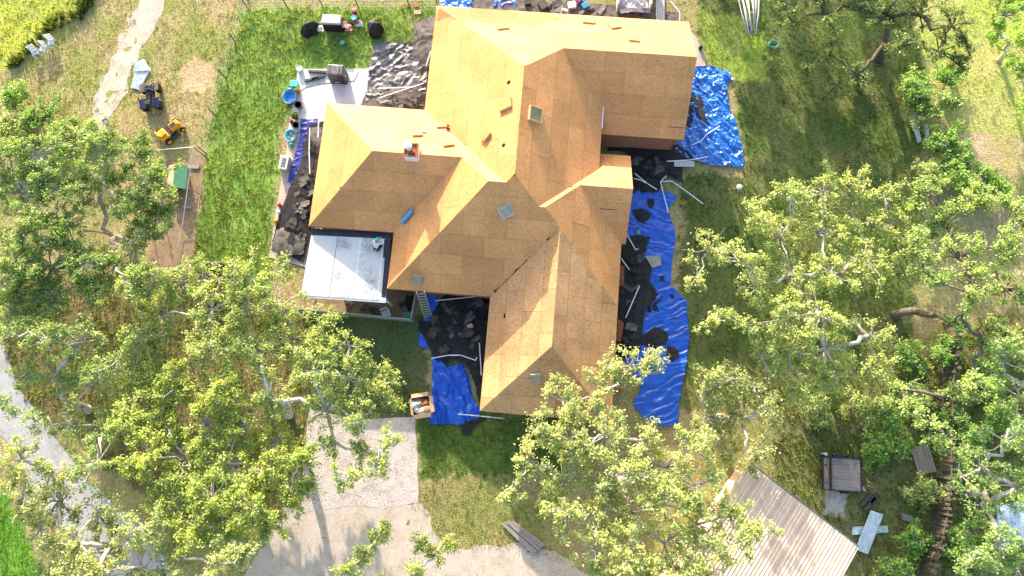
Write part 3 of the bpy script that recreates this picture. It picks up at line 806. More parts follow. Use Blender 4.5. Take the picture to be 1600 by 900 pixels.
LEAF_TOTAL = [0]
def tree(name, label, cat, base, lobes, zc, seed, leaf=(.155, .185, .032), dead=0.0, bark='bark', trunk_r=.26, dens=1.0, group=None, world=False, squash=.62, leafsize=.128, zj=.9, fork=2.2):
    r_ = np.random.default_rng(seed)
    B = Vector(base) if world else G(base[0], base[1], 0)
    root = thing(name, label, cat, (B.x, B.y, -.03), 0, group)
    L_ = []
    for lb in lobes:
        z = (lb[3] if len(lb) > 3 else zc) + r_.uniform(-zj, zj)
        if world: c = np.array([lb[0], lb[1], z]); rad = lb[2]
        else:
            g = G(lb[0], lb[1], z); c = np.array(g); rad = 1.12 * lb[2] * (CH - z) / FPX
        L_.append((c - np.array([B.x, B.y, 0]), rad))
    cen = np.mean([c for c, _ in L_], 0)
    fk = np.array([cen[0] * .22, cen[1] * .22, min(fork, zc * .55)])
    mb = MB()
    # limbs: every lobe hangs on the nearest node already reached
    order = sorted(range(len(L_)), key=lambda i: np.linalg.norm(L_[i][0] - fk))
    nodes = [fk]; par = [-1]
    for i in order:
        c, rad = L_[i]; p = c - np.array([0, 0, rad * .12])
        d = [np.linalg.norm(p - q) + .25 * np.linalg.norm(q - fk) for q in nodes]
        nodes.append(p); par.append(int(np.argmin(d)))
    cnt = [0] * len(nodes)
    for i in range(len(nodes) - 1, 0, -1):
        cnt[i] += 1
        cnt[par[i]] += cnt[i]
    tot = max(cnt[0], 1)
    rad_of = lambda k: max(.052, trunk_r * .82 * math.sqrt(k / tot))
    mb.tube([(0, 0, -.1), (0.02, 0, .25), tuple(fk * .5 + np.array([.05, .04, 0])), tuple(fk)], [trunk_r * 1.2, trunk_r * 1.05, trunk_r, trunk_r * .9], 10)
    for i in range(1, len(nodes)):
        a, b = nodes[par[i]], nodes[i]
        ln = np.linalg.norm(b - a); pts = []; rr = []
        ra, rb = rad_of(cnt[i]), rad_of(max(1, cnt[i] - 1)) * .8
        for k in range(6):
            t = k / 5
            p = a * (1 - t) + b * t + r_.normal(0, .075 * ln, 3) * math.sin(math.pi * t) + np.array([0, 0, .10 * ln * math.sin(math.pi * t)])
            pts.append(tuple(p)); rr.append(ra * (1 - t) + rb * t)
        mb.tube(pts, rr, 7)
    P, T = [], []
    for i, (c, rad) in zip(range(len(L_)), L_):
        nd = nodes[order.index(i) + 1]
        ltone = r_.normal(0, .55)
        nsub = max(5, int(12.5 * (rad / 1.4) ** 1.6 * dens))
        for s in range(nsub):
            d = unit(r_.normal(0, 1, 3)); d[2] = abs(d[2]) * .9 - .25
            end = c + d * rad * np.array([1, 1, squash]) * r_.uniform(.55, 1.12)
            mid = nd * .45 + end * .55 + r_.normal(0, .12, 3)
            tw = [tuple(nd), tuple(mid), tuple(end)]
            mb.tube(tw, [.046, .030, .012], 4, caps=False)
            tone = r_.normal(0, 1) + ltone
            ln_ = np.linalg.norm(end - mid)
            for q in range(3):                       # one main spray and two side sprays
                e2 = end if q == 0 else end * .55 + mid * .45 + unit(r_.normal(0, 1, 3)) * np.array([1, 1, .6]) * (.35 + .45 * ln_)
                st_ = mid if q == 0 else mid * .5 + end * .5
                if q: mb.tube([tuple(st_), tuple(e2)], [.015, .007], 3, caps=False)
                k = int(r_.integers(38, 70) * (.75 + .35 * ln_) * dens ** .5)
                f_ = r_.beta(3.6, .8, (k, 1))
                sg = r_.uniform(.075, .125)
                pp = st_ * (1 - f_) + e2 * 1.0 * f_ + r_.normal(0, 1, (k, 3)) * sg * (.45 + .8 * f_) * np.array([1, 1, .75])
                P.append(pp)
                T.append(np.full(k, tone * .5 + r_.normal(0, .45)) + r_.normal(0, .6, k))
            if r_.random() < .10:                    # a bare twig
                e3 = end + unit(r_.normal(0, 1, 3) + np.array([0, 0, .5])) * r_.uniform(.3, .8)
                mb.tube([tuple(mid), tuple(end), tuple(e3)], [.022, .016, .006], 4, caps=False)
    P = np.vstack(P); T = np.concatenate(T); n = len(P)
    nrm = unit(r_.normal(0, .75, (n, 3)) + np.array([-.1, .8, .75]))
    tg = unit(np.cross(nrm, r_.normal(0, 1, (n, 3)))); bt = np.cross(nrm, tg)
    ln = leafsize * r_.choice([.5, .75, .95, 1.1, 1.35], (n, 1)); wd = ln * r_.uniform(.5, .72, (n, 1))
    fold = nrm * ln * .12
    V = np.stack([P - tg * ln / 2, P + bt * wd / 2 + fold - tg * ln * .08, P + tg * ln / 2, P - bt * wd / 2 + fold - tg * ln * .08], 1).reshape(-1, 3)
    F = np.arange(4 * n).reshape(n, 4)
    base_c = np.array(leaf) * np.array([2.2, 2.45, 3.6])
    yel = np.array([1.45, 1.25, 1.0]); drk = np.array([.38, .54, .48])
    t = np.clip(T * .4, -1, 1)[:, None]
    colr = base_c * (1 + np.where(t > 0, t * (yel - 1), -t * (drk - 1)))
    if dead:
        m_ = r_.random(n) < dead
        colr[m_] = np.array([.26, .13, .06]) * r_.uniform(.7, 1.2, (m_.sum(), 1))
    fast('crown', V, F, 'leaf', root, attr=colr)
    mb.build('trunk', bark, root, smooth=True)
    LEAF_TOTAL[0] += n
    return root

tree('oak_tree', 'broad leafy oak west of the dog pen at left edge', 'tree', (205, 385),
     [(30, 300, 46), (60, 240, 40), (110, 215, 40), (165, 228, 40), (212, 238, 36), (240, 275, 34), (90, 290, 46), (150, 285, 46), (205, 305, 42), (248, 330, 30), (45, 360, 46), (100, 350, 42), (225, 365, 32), (20, 420, 46), (75, 415, 46), (130, 410, 40), (178, 412, 32), (25, 470, 40), (80, 465, 38), (148, 450, 32), (10, 240, 32), (256, 352, 24), (258, 302, 18), (232, 432, 26), (205, 445, 26)], 5.2, 1, leaf=(.115, .150, .028), dens=1.35)
tree('oak_tree', 'oak with pale limbs reaching toward the cardboard crate', 'tree', (452, 648),
     [(290, 440, 40), (340, 435, 30), (385, 430, 38), (432, 425, 30), (330, 480, 42), (385, 480, 40), (440, 475, 40), (250, 490, 42), (215, 530, 40), (330, 540, 44), (395, 545, 42), (455, 530, 40), (505, 515, 38), (545, 540, 30), (588, 600, 34), (545, 590, 36), (490, 580, 38), (560, 650, 32), (510, 640, 34), (570, 705, 28), (612, 632, 16), (420, 620, 34), (545, 738, 20), (590, 728, 18), (520, 690, 22), (605, 690, 14)], 5.6, 2, leaf=(.16, .18, .036), dens=1.0)
tree('oak_tree', 'dense yellow-green oak beside the gravel drive', 'tree', (392, 752),
     [(220, 600, 38), (280, 600, 42), (345, 612, 40), (205, 650, 38), (255, 660, 42), (320, 665, 42), (380, 665, 38), (430, 685, 38), (230, 712, 40), (290, 718, 44), (350, 722, 44), (410, 735, 40), (452, 765, 34), (270, 770, 42), (330, 778, 44), (388, 790, 38), (350, 828, 38), (300, 822, 38), (468, 715, 32), (425, 815, 30)], 5.4, 3, leaf=(.165, .185, .028), dens=1.2)
tree('oak_tree', 'oak spreading over the grey lane in the lower left corner', 'tree', (188, 868),
     [(30, 720, 38), (78, 735, 34), (35, 770, 38), (92, 785, 40), (60, 825, 36), (150, 800, 36), (120, 850, 40), (172, 855, 38), (222, 825, 38), (95, 885, 36), (150, 897, 36), (215, 888, 42), (270, 872, 40), (330, 882, 42), (385, 868, 30)], 5.6, 4, leaf=(.165, .175, .045), dens=.9)
tree('oak_tree', 'thin oak leaning over the grey lane near left edge', 'tree', (138, 640),
     [(20, 520, 36), (70, 530, 34), (122, 535, 38), (30, 590, 26), (85, 590, 34), (140, 600, 38), (50, 655, 24), (110, 665, 32), (162, 668, 36), (150, 722, 36), (182, 560, 34), (12, 640, 24)], 5.0, 5, leaf=(.13, .165, .035), dens=.8)
tree('oak_tree', 'large oak whose crown overlaps the front wing roof corner', 'tree', (965, 745),
     [(880, 628, 36), (930, 620, 38), (985, 572, 34), (1022, 560, 26), (840, 668, 34), (890, 690, 42), (945, 682, 42), (1000, 690, 36), (828, 720, 30), (880, 745, 38), (935, 742, 42), (990, 745, 42), (1045, 730, 38), (1082, 700, 34), (1090, 760, 40), (1040, 790, 42), (985, 800, 42), (930, 805, 38), (885, 805, 30), (930, 860, 38), (985, 860, 42), (1040, 850, 42), (1090, 820, 42), (1138, 800, 34), (1150, 850, 38), (1100, 882, 42), (1182, 828, 28), (800, 762, 20), (848, 778, 26), (1000, 905, 38), (1060, 908, 38), (955, 572, 24)], 6.2, 6, leaf=(.185, .195, .050), dens=.95)
tree('oak_tree', 'small oak with brown dead twigs by the big blue tarp', 'tree', (1112, 655),
     [(1100, 605, 32), (1140, 592, 32), (1180, 605, 32), (1108, 650, 34), (1160, 655, 36), (1198, 640, 30), (1122, 700, 32), (1168, 705, 30)], 4.2, 7, leaf=(.165, .175, .045), dead=.07, dens=.85)
tree('oak_tree', 'broad pale oak filling the yard east of the house', 'tree', (1262, 503),
     [(1110, 388, 32), (1158, 408, 36), (1090, 432, 24), (1185, 335, 32), (1238, 312, 36), (1290, 300, 40), (1335, 285, 34), (1385, 305, 30), (1220, 372, 38), (1280, 360, 42), (1340, 350, 42), (1392, 355, 38), (1182, 450, 38), (1240, 430, 42), (1300, 425, 38), (1360, 410, 42), (1128, 495, 18), (1170, 512, 26), (1105, 506, 14), (1222, 490, 38), (1285, 492, 36), (1232, 550, 38), (1290, 545, 36), (1192, 560, 28), (1252, 600, 34), (1310, 590, 30), (1360, 525, 30), (1362, 575, 28)], 5.1, 8, leaf=(.185, .20, .045), dens=.9)
tree('oak_tree', 'oak with bare grey limbs above the wooden fence', 'tree', (1398, 492),
     [(1425, 385, 36), (1470, 342, 38), (1520, 322, 38), (1452, 300, 34), (1502, 402, 36), (1450, 438, 30), (1560, 382, 38), (1522, 452, 34), (1572, 450, 36), (1592, 330, 36), (1500, 500, 18), (1542, 538, 16), (1490, 618, 22), (1524, 598, 18), (1450, 660, 20), (1488, 690, 24), (1400, 610, 18), (1425, 635, 16)], 5.8, 9, leaf=(.15, .185, .038), dens=.95, trunk_r=.26, bark='bark_mid')
tree('oak_tree', 'twisted oak in the lower right corner behind the fence', 'tree', (1508, 770),
     [(1565, 560, 36), (1598, 620, 36), (1575, 690, 38), (1535, 730, 34), (1592, 760, 38), (1545, 792, 36), (1562, 850, 36), (1520, 872, 30), (1592, 890, 36), (1500, 740, 22)], 5.2, 10, leaf=(.12, .165, .035), dens=.75)
tree('oak_tree', 'open shade-darkened oak with black crooked limbs at upper right', 'tree', (1372, 92),
     [(1240, 32, 26), (1290, 20, 34), (1340, 12, 36), (1390, 25, 36), (1440, 20, 38), (1490, 38, 34), (1300, 82, 24, 2.6), (1262, 105, 22, 2.0), (1420, 68, 28), (1470, 78, 34), (1500, 100, 26), (1312, 130, 24, 1.6), (1340, 118, 20, 1.8), (1290, 150, 16, 1.2), (1345, 145, 14, 1.0), (1512, 65, 22), (1215, 12, 20), (1255, -20, 30), (1330, -30, 34), (1410, -30, 36)], 5.6, 11, leaf=(.065, .09, .018), bark='bark_dark', dens=.8, trunk_r=.3)  # leaf colour darkened to carry the shade on the crown's south side
tree('oak_tree', 'oak at the bottom edge whose branch tips cross the drive', 'tree', (610, 985),
     [(602, 822, 9), (586, 845, 12), (565, 868, 14), (545, 890, 15), (662, 842, 10), (678, 868, 14), (652, 888, 15), (698, 850, 9), (600, 920, 20), (560, 940, 24), (640, 945, 22)], 4.6, 14, leaf=(.16, .18, .035), trunk_r=.2)
tree('shrub_tree', 'leafy green tree in the top right corner', 'tree', (1560, 95),
     [(1572, 22, 32), (1598, 62, 34), (1592, 112, 28), (1560, 55, 22), (1575, -20, 34), (1610, 10, 36), (1610, 160, 24)], 3.6, 12, leaf=(.13, .19, .02), trunk_r=.15, fork=1.2)
# trees that stand north of the frame and shade the yard with their long shadows
for i, (x, y, h, w, lab) in enumerate(((14.2, 39.0, 6.2, 1.1, 'slim oak beyond the top edge above the pipe bundle'), (18.6, 41, 6.6, 1.5, 'oak beyond the top edge left of the dark oak'), (23.0, 42.0, 5.5, .9, 'slim oak beyond the top edge over the dark oak'))):
    rr = random.Random(30 + i)
    tree('oak_tree', lab, 'tree', (x, y, 0),
         [(x + rr.uniform(-w, w), y + rr.uniform(-1.2, 1.2), rr.uniform(.9, 1.3), h + rr.uniform(-2.6, 1.5)) for _ in range(9)], h, 20 + i, world=True, dens=.8, leafsize=.24, trunk_r=.45, zj=.3)

def shrub(label, u, v, r, h, seed, leaf=(.12, .17, .03), dens=.8):
    c = G(u, v, h * .5); rr = r * CH / FPX
    q = random.Random(seed)
    return tree('shrub', label, 'shrub', (u, v), [(u + q.uniform(-.5, .5) * r, v + q.uniform(-.5, .5) * r, r * q.uniform(.5, .75), h * q.uniform(.45, .8)) for _ in range(4)], h * .6, seed, leaf=leaf, trunk_r=.06, dens=dens, zj=.15, fork=.4, leafsize=.14)
for i, (u, v, r, h, lab) in enumerate([
        (18, 150, 30, 1.3, 'grey-green shrub at left edge below the bright field'), (12, 195, 34, 1.6, 'bushy shrub at left edge beside the oak crown'), (62, 175, 30, 1.3, 'pale shrub below the blue lawn chairs'),
        (98, 205, 24, 1.2, 'shrub between the dirt track and the left oak'), (140, 208, 18, .9, 'small green shrub at the end of the dirt track'), 
        
        
        (1480, 120, 18, 1.4, 'bright shrub on the hedge line at upper right'), (1430, 130, 20, 1.6, 'bright green bush at the start of the hedge line'), (1445, 178, 22, 1.6, 'hedge bush just above the white scrap metal'), (1470, 215, 26, 1.7, 'hedge bush right of the white scrap metal'),
        (1505, 265, 28, 1.8, 'hedge bush below the bare dirt bend'), (1480, 160, 18, 1.4, 'hedge bush near the right field edge'), (1560, 285, 28, 1.6, 'hedge bush near the right edge under the dirt bend'),
        (1405, 690, 24, 1.2, 'green bush beside the grey pallet'), (1445, 770, 30, 1.5, 'green bush left of the leaning fence boards'), (1430, 840, 26, 1.2, 'weedy bush between metal sheets and fence'), (1400, 890, 28, 1.2, 'yellow-green bush at bottom edge near the barn'),
        (1500, 620, 30, 1.6, 'dark bush hugging the wooden fence'), (1525, 680, 30, 1.6, 'bush behind the middle of the wooden fence'), (1500, 850, 32, 1.8, 'dark bush behind the fallen fence end'), (1545, 900, 30, 1.6, 'bush at the bottom right corner'),
        (1440, 150, 24, 1.6, 'low hedge bush between the two bright ones'), (1490, 245, 30, 1.8, 'dark hedge bush right below the scrap metal'), (1455, 265, 28, 1.6, 'hedge bush at the top of the pale oak'), (1530, 290, 30, 1.8, 'wide hedge bush near the oak with bare limbs'), (1555, 640, 34, 1.8, 'bush filling the gap right of the fence'), (1580, 520, 34, 1.8, 'bush at right edge beside the oak with bare limbs'), (1540, 590, 30, 1.6, 'bush behind the top of the wooden fence'), (1425, 560, 24, 1.2, 'weedy bush left of the fence top'), (1440, 620, 24, 1.2, 'weedy bush left of the fence middle'),
        (1484, 548, 22, 1.5, 'bush hiding the top end of the wooden fence'), (1486, 664, 22, 1.5, 'bush leaning over the middle of the wooden fence'),
        (1350, 640, 28, 1.3, 'bush above the utility trailer'), (1365, 700, 26, 1.4, 'pale sapling right of the utility trailer'), (1385, 655, 24, 1.3, 'weedy bush uphill of the grey pallet'), (1280, 640, 22, 1.0, 'low bush left of the trailer shade')]):
    shrub(lab, u, v, r, h, 60 + i, leaf=((.125, .18, .03), (.16, .185, .045), (.10, .16, .025))[i % 3])

# ================================================================== GRASS (one mass)
def build_grass():
    st = np.random.default_rng(5)
    N = 330000
    x = st.uniform(-40, 42, N); y = st.uniform(-16, 40, N)
    zi = zone_of(x, y)
    den = np.array([z[4] for z in ZONES])[zi] / 100.0
    pu, pv = PX(x, y, 0 * x)
    keep = (st.random(N) < den * (.55 + .9 * fbm(x * .7, y * .7, 6.))) & (pu > -40) & (pu < 1640) & (pv > -40) & (pv < 940)
    bare = [[(222, -40), (262, -40), (252, 10), (222, 75), (196, 130), (172, 178), (148, 210), (134, 210), (146, 170), (170, 115), (195, 55), (215, 10)],
            [(486, 655), (648, 652), (654, 785), (475, 800)], [(445, 795), (655, 790), (690, 855), (800, 858), (890, 880), (960, 940), (330, 960), (395, 880)],
            [(-60, 545), (5, 545), (28, 612), (82, 684), (130, 752), (245, 852), (285, 960), (205, 960), (165, 876), (65, 774), (25, 700), (-60, 615)],
            [(262, 252), (318, 247), (296, 426), (228, 436)], [(466, 440), (650, 440), (647, 500), (560, 494), (460, 486)],
            [(464, 106), (664, 106), (664, 210), (500, 420), (420, 404), (436, 300), (450, 205), (458, 150)], [(1065, 40), (1088, 58), (1104, 92), (1106, 110), (1070, 110)],
            [(1070, 104), (1145, 108), (1164, 265), (1060, 245)], [(985, 290), (1060, 300), (1060, 445), (1080, 480), (1065, 668), (985, 645), (975, 400)], [(650, 465), (760, 460), (750, 668), (670, 664), (652, 520)]]
    jx, jy = 16 * (vnoise(x * 2.2, y * 2.2, 1.) - .5) + 8 * (st.random(N) - .5), 16 * (vnoise(x * 2.2, y * 2.2, 5.) - .5) + 8 * (st.random(N) - .5)
    for b in bare: keep &= ~inpoly(pu + jx, pv + jy, b)
    h = np.stack([x - HX, y - HY], -1); c, s = math.cos(-PHI), math.sin(-PHI)
    ha, hb = h[:, 0] * c - h[:, 1] * s, h[:, 0] * s + h[:, 1] * c
    keep &= ~inpoly(ha, hb, OUT)
    x, y, zi = x[keep], y[keep], zi[keep]; n = len(x)
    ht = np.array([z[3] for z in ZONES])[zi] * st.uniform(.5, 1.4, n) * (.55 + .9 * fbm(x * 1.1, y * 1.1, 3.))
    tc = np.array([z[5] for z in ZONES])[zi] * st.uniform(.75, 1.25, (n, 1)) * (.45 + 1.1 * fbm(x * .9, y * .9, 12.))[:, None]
    dry = st.random(n) < .10
    tc[dry] = np.array([.34, .28, .12]) * st.uniform(.7, 1.1, (dry.sum(), 1))
    Vs, Cs = [], []
    for b in range(3):
        a = st.uniform(0, 2 * math.pi, n); w = ht * st.uniform(.30, .5, n); lean = ht * st.uniform(.3, .9, n)
        la = st.uniform(0, 2 * math.pi, n)
        p = np.stack([x + st.normal(0, .05, n), y + st.normal(0, .05, n), np.full(n, -.03)], -1)
        e = np.stack([np.cos(a) * w / 2, np.sin(a) * w / 2, 0 * a], -1)
        tip = p + np.stack([np.cos(la) * lean, np.sin(la) * lean, ht + .03], -1)
        Vs.append(np.stack([p - e, p + e, tip], 1)); Cs.append(tc * st.uniform(.85, 1.15, (n, 1)))
    V = np.concatenate(Vs).reshape(-1, 3); F = np.arange(len(V)).reshape(-1, 3)
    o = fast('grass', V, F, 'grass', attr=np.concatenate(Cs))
    tag(o, 'short green and straw-coloured grass covering the yard', 'grass', kind='stuff')
build_grass()

# ================================================================== TARPS AND TORN ROOFING
def tarp(label, poly, m='tarp_blue', amp=.05, wl=.5, seed=1, z=.02, res=.06, wrinkle=None, dome=0., name='tarp', cat='tarp', edge=.07, ridge=True):
    return tag(crumple(name, poly, z, m, res, amp, wl, edge, seed, dome=dome, wrinkle=wrinkle, ridge=ridge), label, cat)
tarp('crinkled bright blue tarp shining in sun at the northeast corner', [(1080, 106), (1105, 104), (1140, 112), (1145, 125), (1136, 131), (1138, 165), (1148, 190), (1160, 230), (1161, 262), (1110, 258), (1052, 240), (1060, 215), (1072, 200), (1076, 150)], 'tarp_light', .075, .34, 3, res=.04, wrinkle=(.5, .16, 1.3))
tarp('blue tarp strip along the east wall below the gable', [(980, 292), (1040, 300), (1058, 308), (1044, 330), (1053, 350), (1055, 378), (1048, 410), (1047, 442), (1010, 450), (968, 450), (972, 400), (976, 340)], 'tarp_blue', .05, .7, 8, res=.045, wrinkle=(1.2, .26, 1.1), edge=.12)
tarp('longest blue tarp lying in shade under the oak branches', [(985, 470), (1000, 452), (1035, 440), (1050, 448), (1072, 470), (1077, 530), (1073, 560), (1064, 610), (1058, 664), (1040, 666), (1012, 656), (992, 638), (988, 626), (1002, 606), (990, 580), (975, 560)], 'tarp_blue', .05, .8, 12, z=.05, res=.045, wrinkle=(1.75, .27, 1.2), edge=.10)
tarp('deeply folded blue tarp beside the cardboard crate', [(676, 556), (690, 552), (698, 575), (722, 568), (734, 590), (738, 620), (752, 640), (748, 655), (712, 664), (671, 660), (675, 600)], 'tarp_blue', .09, .5, 17, res=.04, wrinkle=(.25, .22, 1.5), edge=.14)
tarp('narrow twist of blue tarp at the foot of the ladder', [(668, 456), (682, 458), (686, 480), (681, 498), (690, 503), (685, 519), (674, 519), (676, 503), (662, 500), (672, 492)], 'tarp_blue', .08, .3, 22, z=.10, res=.05)
tarp('small blue tarp corner showing past black felt on the lawn', [(656, 518), (662, 528), (671, 544), (657, 543), (654, 534)], 'tarp_blue', .05, .3, 23, z=.04, res=.05)
tarp('purple-blue tarp strip along the west walkway', [(470, 186), (498, 186), (488, 206), (474, 224), (472, 252), (458, 288), (449, 284), (462, 240), (468, 215)], 'tarp_purple', .06, .4, 25, z=.06, res=.05)
tarp('light blue plastic wrap bundle on the west walkway', [(454, 330), (466, 327), (466, 338), (457, 352), (450, 352)], 'sky_blue', .09, .25, 27, z=.07, res=.04, name='plastic_wrap', cat='plastic wrap')
tarp('blue tarp bunched behind the house at the northwest eave', [(684, -18), (740, -14), (736, 22), (690, 20)], 'tarp_light', .12, .45, 31)
tarp('small blue tarp heap behind the north eave', [(770, -6), (805, -4), (808, 22), (772, 22)], 'tarp_blue', .14, .4, 32)
tarp('sunlit crumpled black plastic sheet on the patio slab', [(588, 66), (640, 68), (664, 62), (668, 110), (664, 165), (618, 165), (572, 160), (577, 110)], 'black_sheet', .10, .62, 35, z=.09, res=.05, wrinkle=(2.2, .3, .5), name='plastic_sheet', cat='plastic sheet')
tarp('grey felt heap against the northwest house wall', [(648, 40), (690, 20), (690, 66), (676, 100), (660, 118), (640, 110), (645, 75)], 'felt_grey', .07, 1.0, 37, z=.02, name='felt_heap', cat='roofing felt', dome=.25)

def felt(label, poly, seed, z=.06, m='felt', dome=.12, amp=.06, group=None):
    return tag(crumple('roofing_felt', poly, z, m, .07, amp * .55, .95, .10, seed, dome=dome * .8), label, 'roofing felt', group)
felt('black felt spread over the entry court between the gables', [(950, 212), (1050, 226), (1072, 232), (1086, 250), (1066, 262), (1068, 286), (1040, 276), (1028, 300), (985, 302), (984, 240), (950, 236)], 41, dome=.2)
felt('black felt heap along the east wall on the tarps', [(972, 368), (996, 372), (1012, 388), (1002, 402), (1020, 412), (1013, 440), (1028, 460), (1006, 490), (1002, 520), (1000, 548), (962, 566), (964, 440)], 42, z=.10, dome=.3)
felt('black felt mass covering the front court below the ladder', [(655, 500), (668, 505), (692, 462), (768, 462), (760, 560), (754, 640), (742, 604), (732, 572), (712, 562), (698, 572), (676, 553), (664, 524), (654, 516)], 43, z=.08, dome=.3, amp=.08)
felt('dark felt piled along the west wall above the walkway', [(482, 196), (506, 190), (500, 250), (490, 350), (474, 410), (440, 395), (426, 378), (436, 340), (452, 300), (470, 262)], 44, z=.08, dome=.25, amp=.09)
felt('grey felt sunlit on the walkway near the white pipe', [(486, 200), (508, 198), (502, 232), (492, 236), (484, 226)], 45, z=.16, m='felt_grey', dome=.1)
felt('grey torn felt near the foot of the patio cover', [(432, 360), (452, 352), (480, 366), (474, 396), (446, 400), (424, 392)], 46, z=.20, m='felt_grey', dome=.15, amp=.10)
felt('black felt under the sunlit sheet on the patio', [(576, 140), (664, 128), (664, 172), (560, 168), (566, 158)], 47, z=.10, m='felt_grey', dome=.1, amp=.1)
felt('dark felt strewn behind the house under north eave', [(735, -10), (780, -8), (870, 6), (960, 8), (1062, 20), (1064, 48), (900, 36), (740, 26)], 48, dome=.1, m='felt_grey')
felt('square black felt piece on the blue tarp strip nearest the gable', [(988, 330), (1004, 326), (1020, 334), (1014, 342), (1006, 351), (996, 344)], 49, z=.09, dome=.04, amp=.03)
felt('rounded black felt piece mid way down the blue tarp strip', [(986, 370), (1002, 366), (1016, 371), (1012, 382), (1000, 391), (988, 386)], 50, z=.09, dome=.04, amp=.03)
felt('small black felt scrap by the upper tarp edge', [(1012, 310), (1022, 310), (1023, 322), (1014, 328), (1010, 322)], 51, z=.09, dome=.03, amp=.03)
felt('black felt tongue crossing the bright blue tarp', [(1084, 138), (1092, 140), (1106, 190), (1100, 196), (1084, 170), (1078, 205), (1070, 200), (1076, 165)], 52, z=.10, dome=.05, amp=.04)
felt('black felt wedge on the wide end of longest tarp', [(1000, 525), (1024, 510), (1042, 518), (1044, 536), (1020, 545), (1002, 540)], 53, z=.11, dome=.08, amp=.05)
felt('black felt lump beside the oak twigs on longest tarp', [(1042, 540), (1058, 544), (1062, 556), (1050, 566), (1040, 556)], 54, z=.11, dome=.08, amp=.05)
felt('thin black felt strip lying on longest blue tarp', [(1010, 464), (1017, 464), (1019, 486), (1012, 488)], 55, z=.11, dome=.03, amp=.03)
felt('black felt hook beside the thin strip on longest tarp', [(1020, 468), (1034, 460), (1036, 468), (1026, 476), (1030, 487), (1021, 486)], 56, z=.11, dome=.03, amp=.03)
felt('tiny black felt flake near the tarp edge above longest tarp', [(1047, 461), (1053, 460), (1054, 468), (1049, 468)], 57, z=.10, dome=.02, amp=.02)
felt('black felt flake below the light panel on tarp strip', [(1031, 432), (1038, 431), (1039, 438), (1033, 440)], 58, z=.08, dome=.02, amp=.02)
felt('black felt rag on the lawn below the folded tarp', [(718, 660), (740, 655), (762, 652), (742, 668), (734, 680), (722, 678)], 59, z=.03, dome=.05, amp=.05)
rr = random.Random(4)
def scraps(n, poly, label, group, z, seed, m='felt', s=(7, 15)):
    us = [p[0] for p in poly]; vs2 = [p[1] for p in poly]; k = 0
    r2 = random.Random(seed)
    while k < n:
        u, v = r2.uniform(min(us), max(us)), r2.uniform(min(vs2), max(vs2))
        if not inpoly(np.array([u]), np.array([v]), poly)[0]: continue
        a0 = r2.uniform(0, 6.28); q = r2.uniform(*s); asp = r2.uniform(.32, .75)
        sh = []
        for x, y in ((-1, -1), (-.1, -1.06), (1, -.9), (1.04, .1), (.95, 1), (-.2, .92), (-1.02, 1)):
            x, y = q * x * r2.uniform(.85, 1.1), q * asp * y * r2.uniform(.8, 1.15)
            sh.append((u + x * math.cos(a0) - y * math.sin(a0), v + x * math.sin(a0) + y * math.cos(a0)))
        mm = m if r2.random() < .72 or m == 'dark_lumber' else r2.choice(['felt_brown', 'felt_brown', 'felt_grey'] if m == 'felt' else ['felt_brown', 'felt'])
        o = crumple('felt_scrap', sh, z + r2.uniform(0, .12), mm, .08, .022, .8, .05, seed + k * 1.7)
        o.rotation_euler = (r2.uniform(-.22, .22), r2.uniform(-.22, .22), 0)
        tag(o, label, 'roofing felt', group); k += 1
scraps(56, [(668, 520), (692, 470), (760, 470), (752, 570), (744, 600), (725, 562), (690, 556)], 'torn black felt scrap heaped in the front court', 'felt scraps in the front court', .32, 101, s=(4, 11))
scraps(26, [(985, 236), (1050, 240), (1060, 268), (1020, 282), (990, 290)], 'torn black felt scrap heaped in the entry court', 'felt scraps in the entry court', .22, 131, s=(4, 10))
scraps(34, [(972, 392), (1000, 400), (1000, 480), (994, 540), (968, 548)], 'torn black felt scrap heaped on the east tarps', 'felt scraps along the east wall', .32, 161, s=(4, 9))
scraps(34, [(482, 220), (496, 230), (480, 370), (440, 380), (470, 290)], 'torn dark felt scrap heaped along the west wall', 'felt scraps along the west wall', .30, 191, s=(4, 9))
scraps(12, [(476, 260), (490, 250), (482, 340), (452, 350)], 'torn grey felt scrap lying among the west wall debris', 'grey felt scraps by the west wall', .40, 205, 'felt_grey', (5, 9))
scraps(8, [(600, 150), (660, 130), (660, 165), (600, 165)], 'torn grey felt scrap beside the patio sheet', 'felt scraps on the patio', .22, 221, 'felt_grey', (6, 11))
scraps(10, [(830, 0), (945, 0), (945, 20), (840, 16)], 'torn grey felt scrap behind the north eave', 'felt scraps behind the house', .1, 241, 'felt_grey', (7, 13))

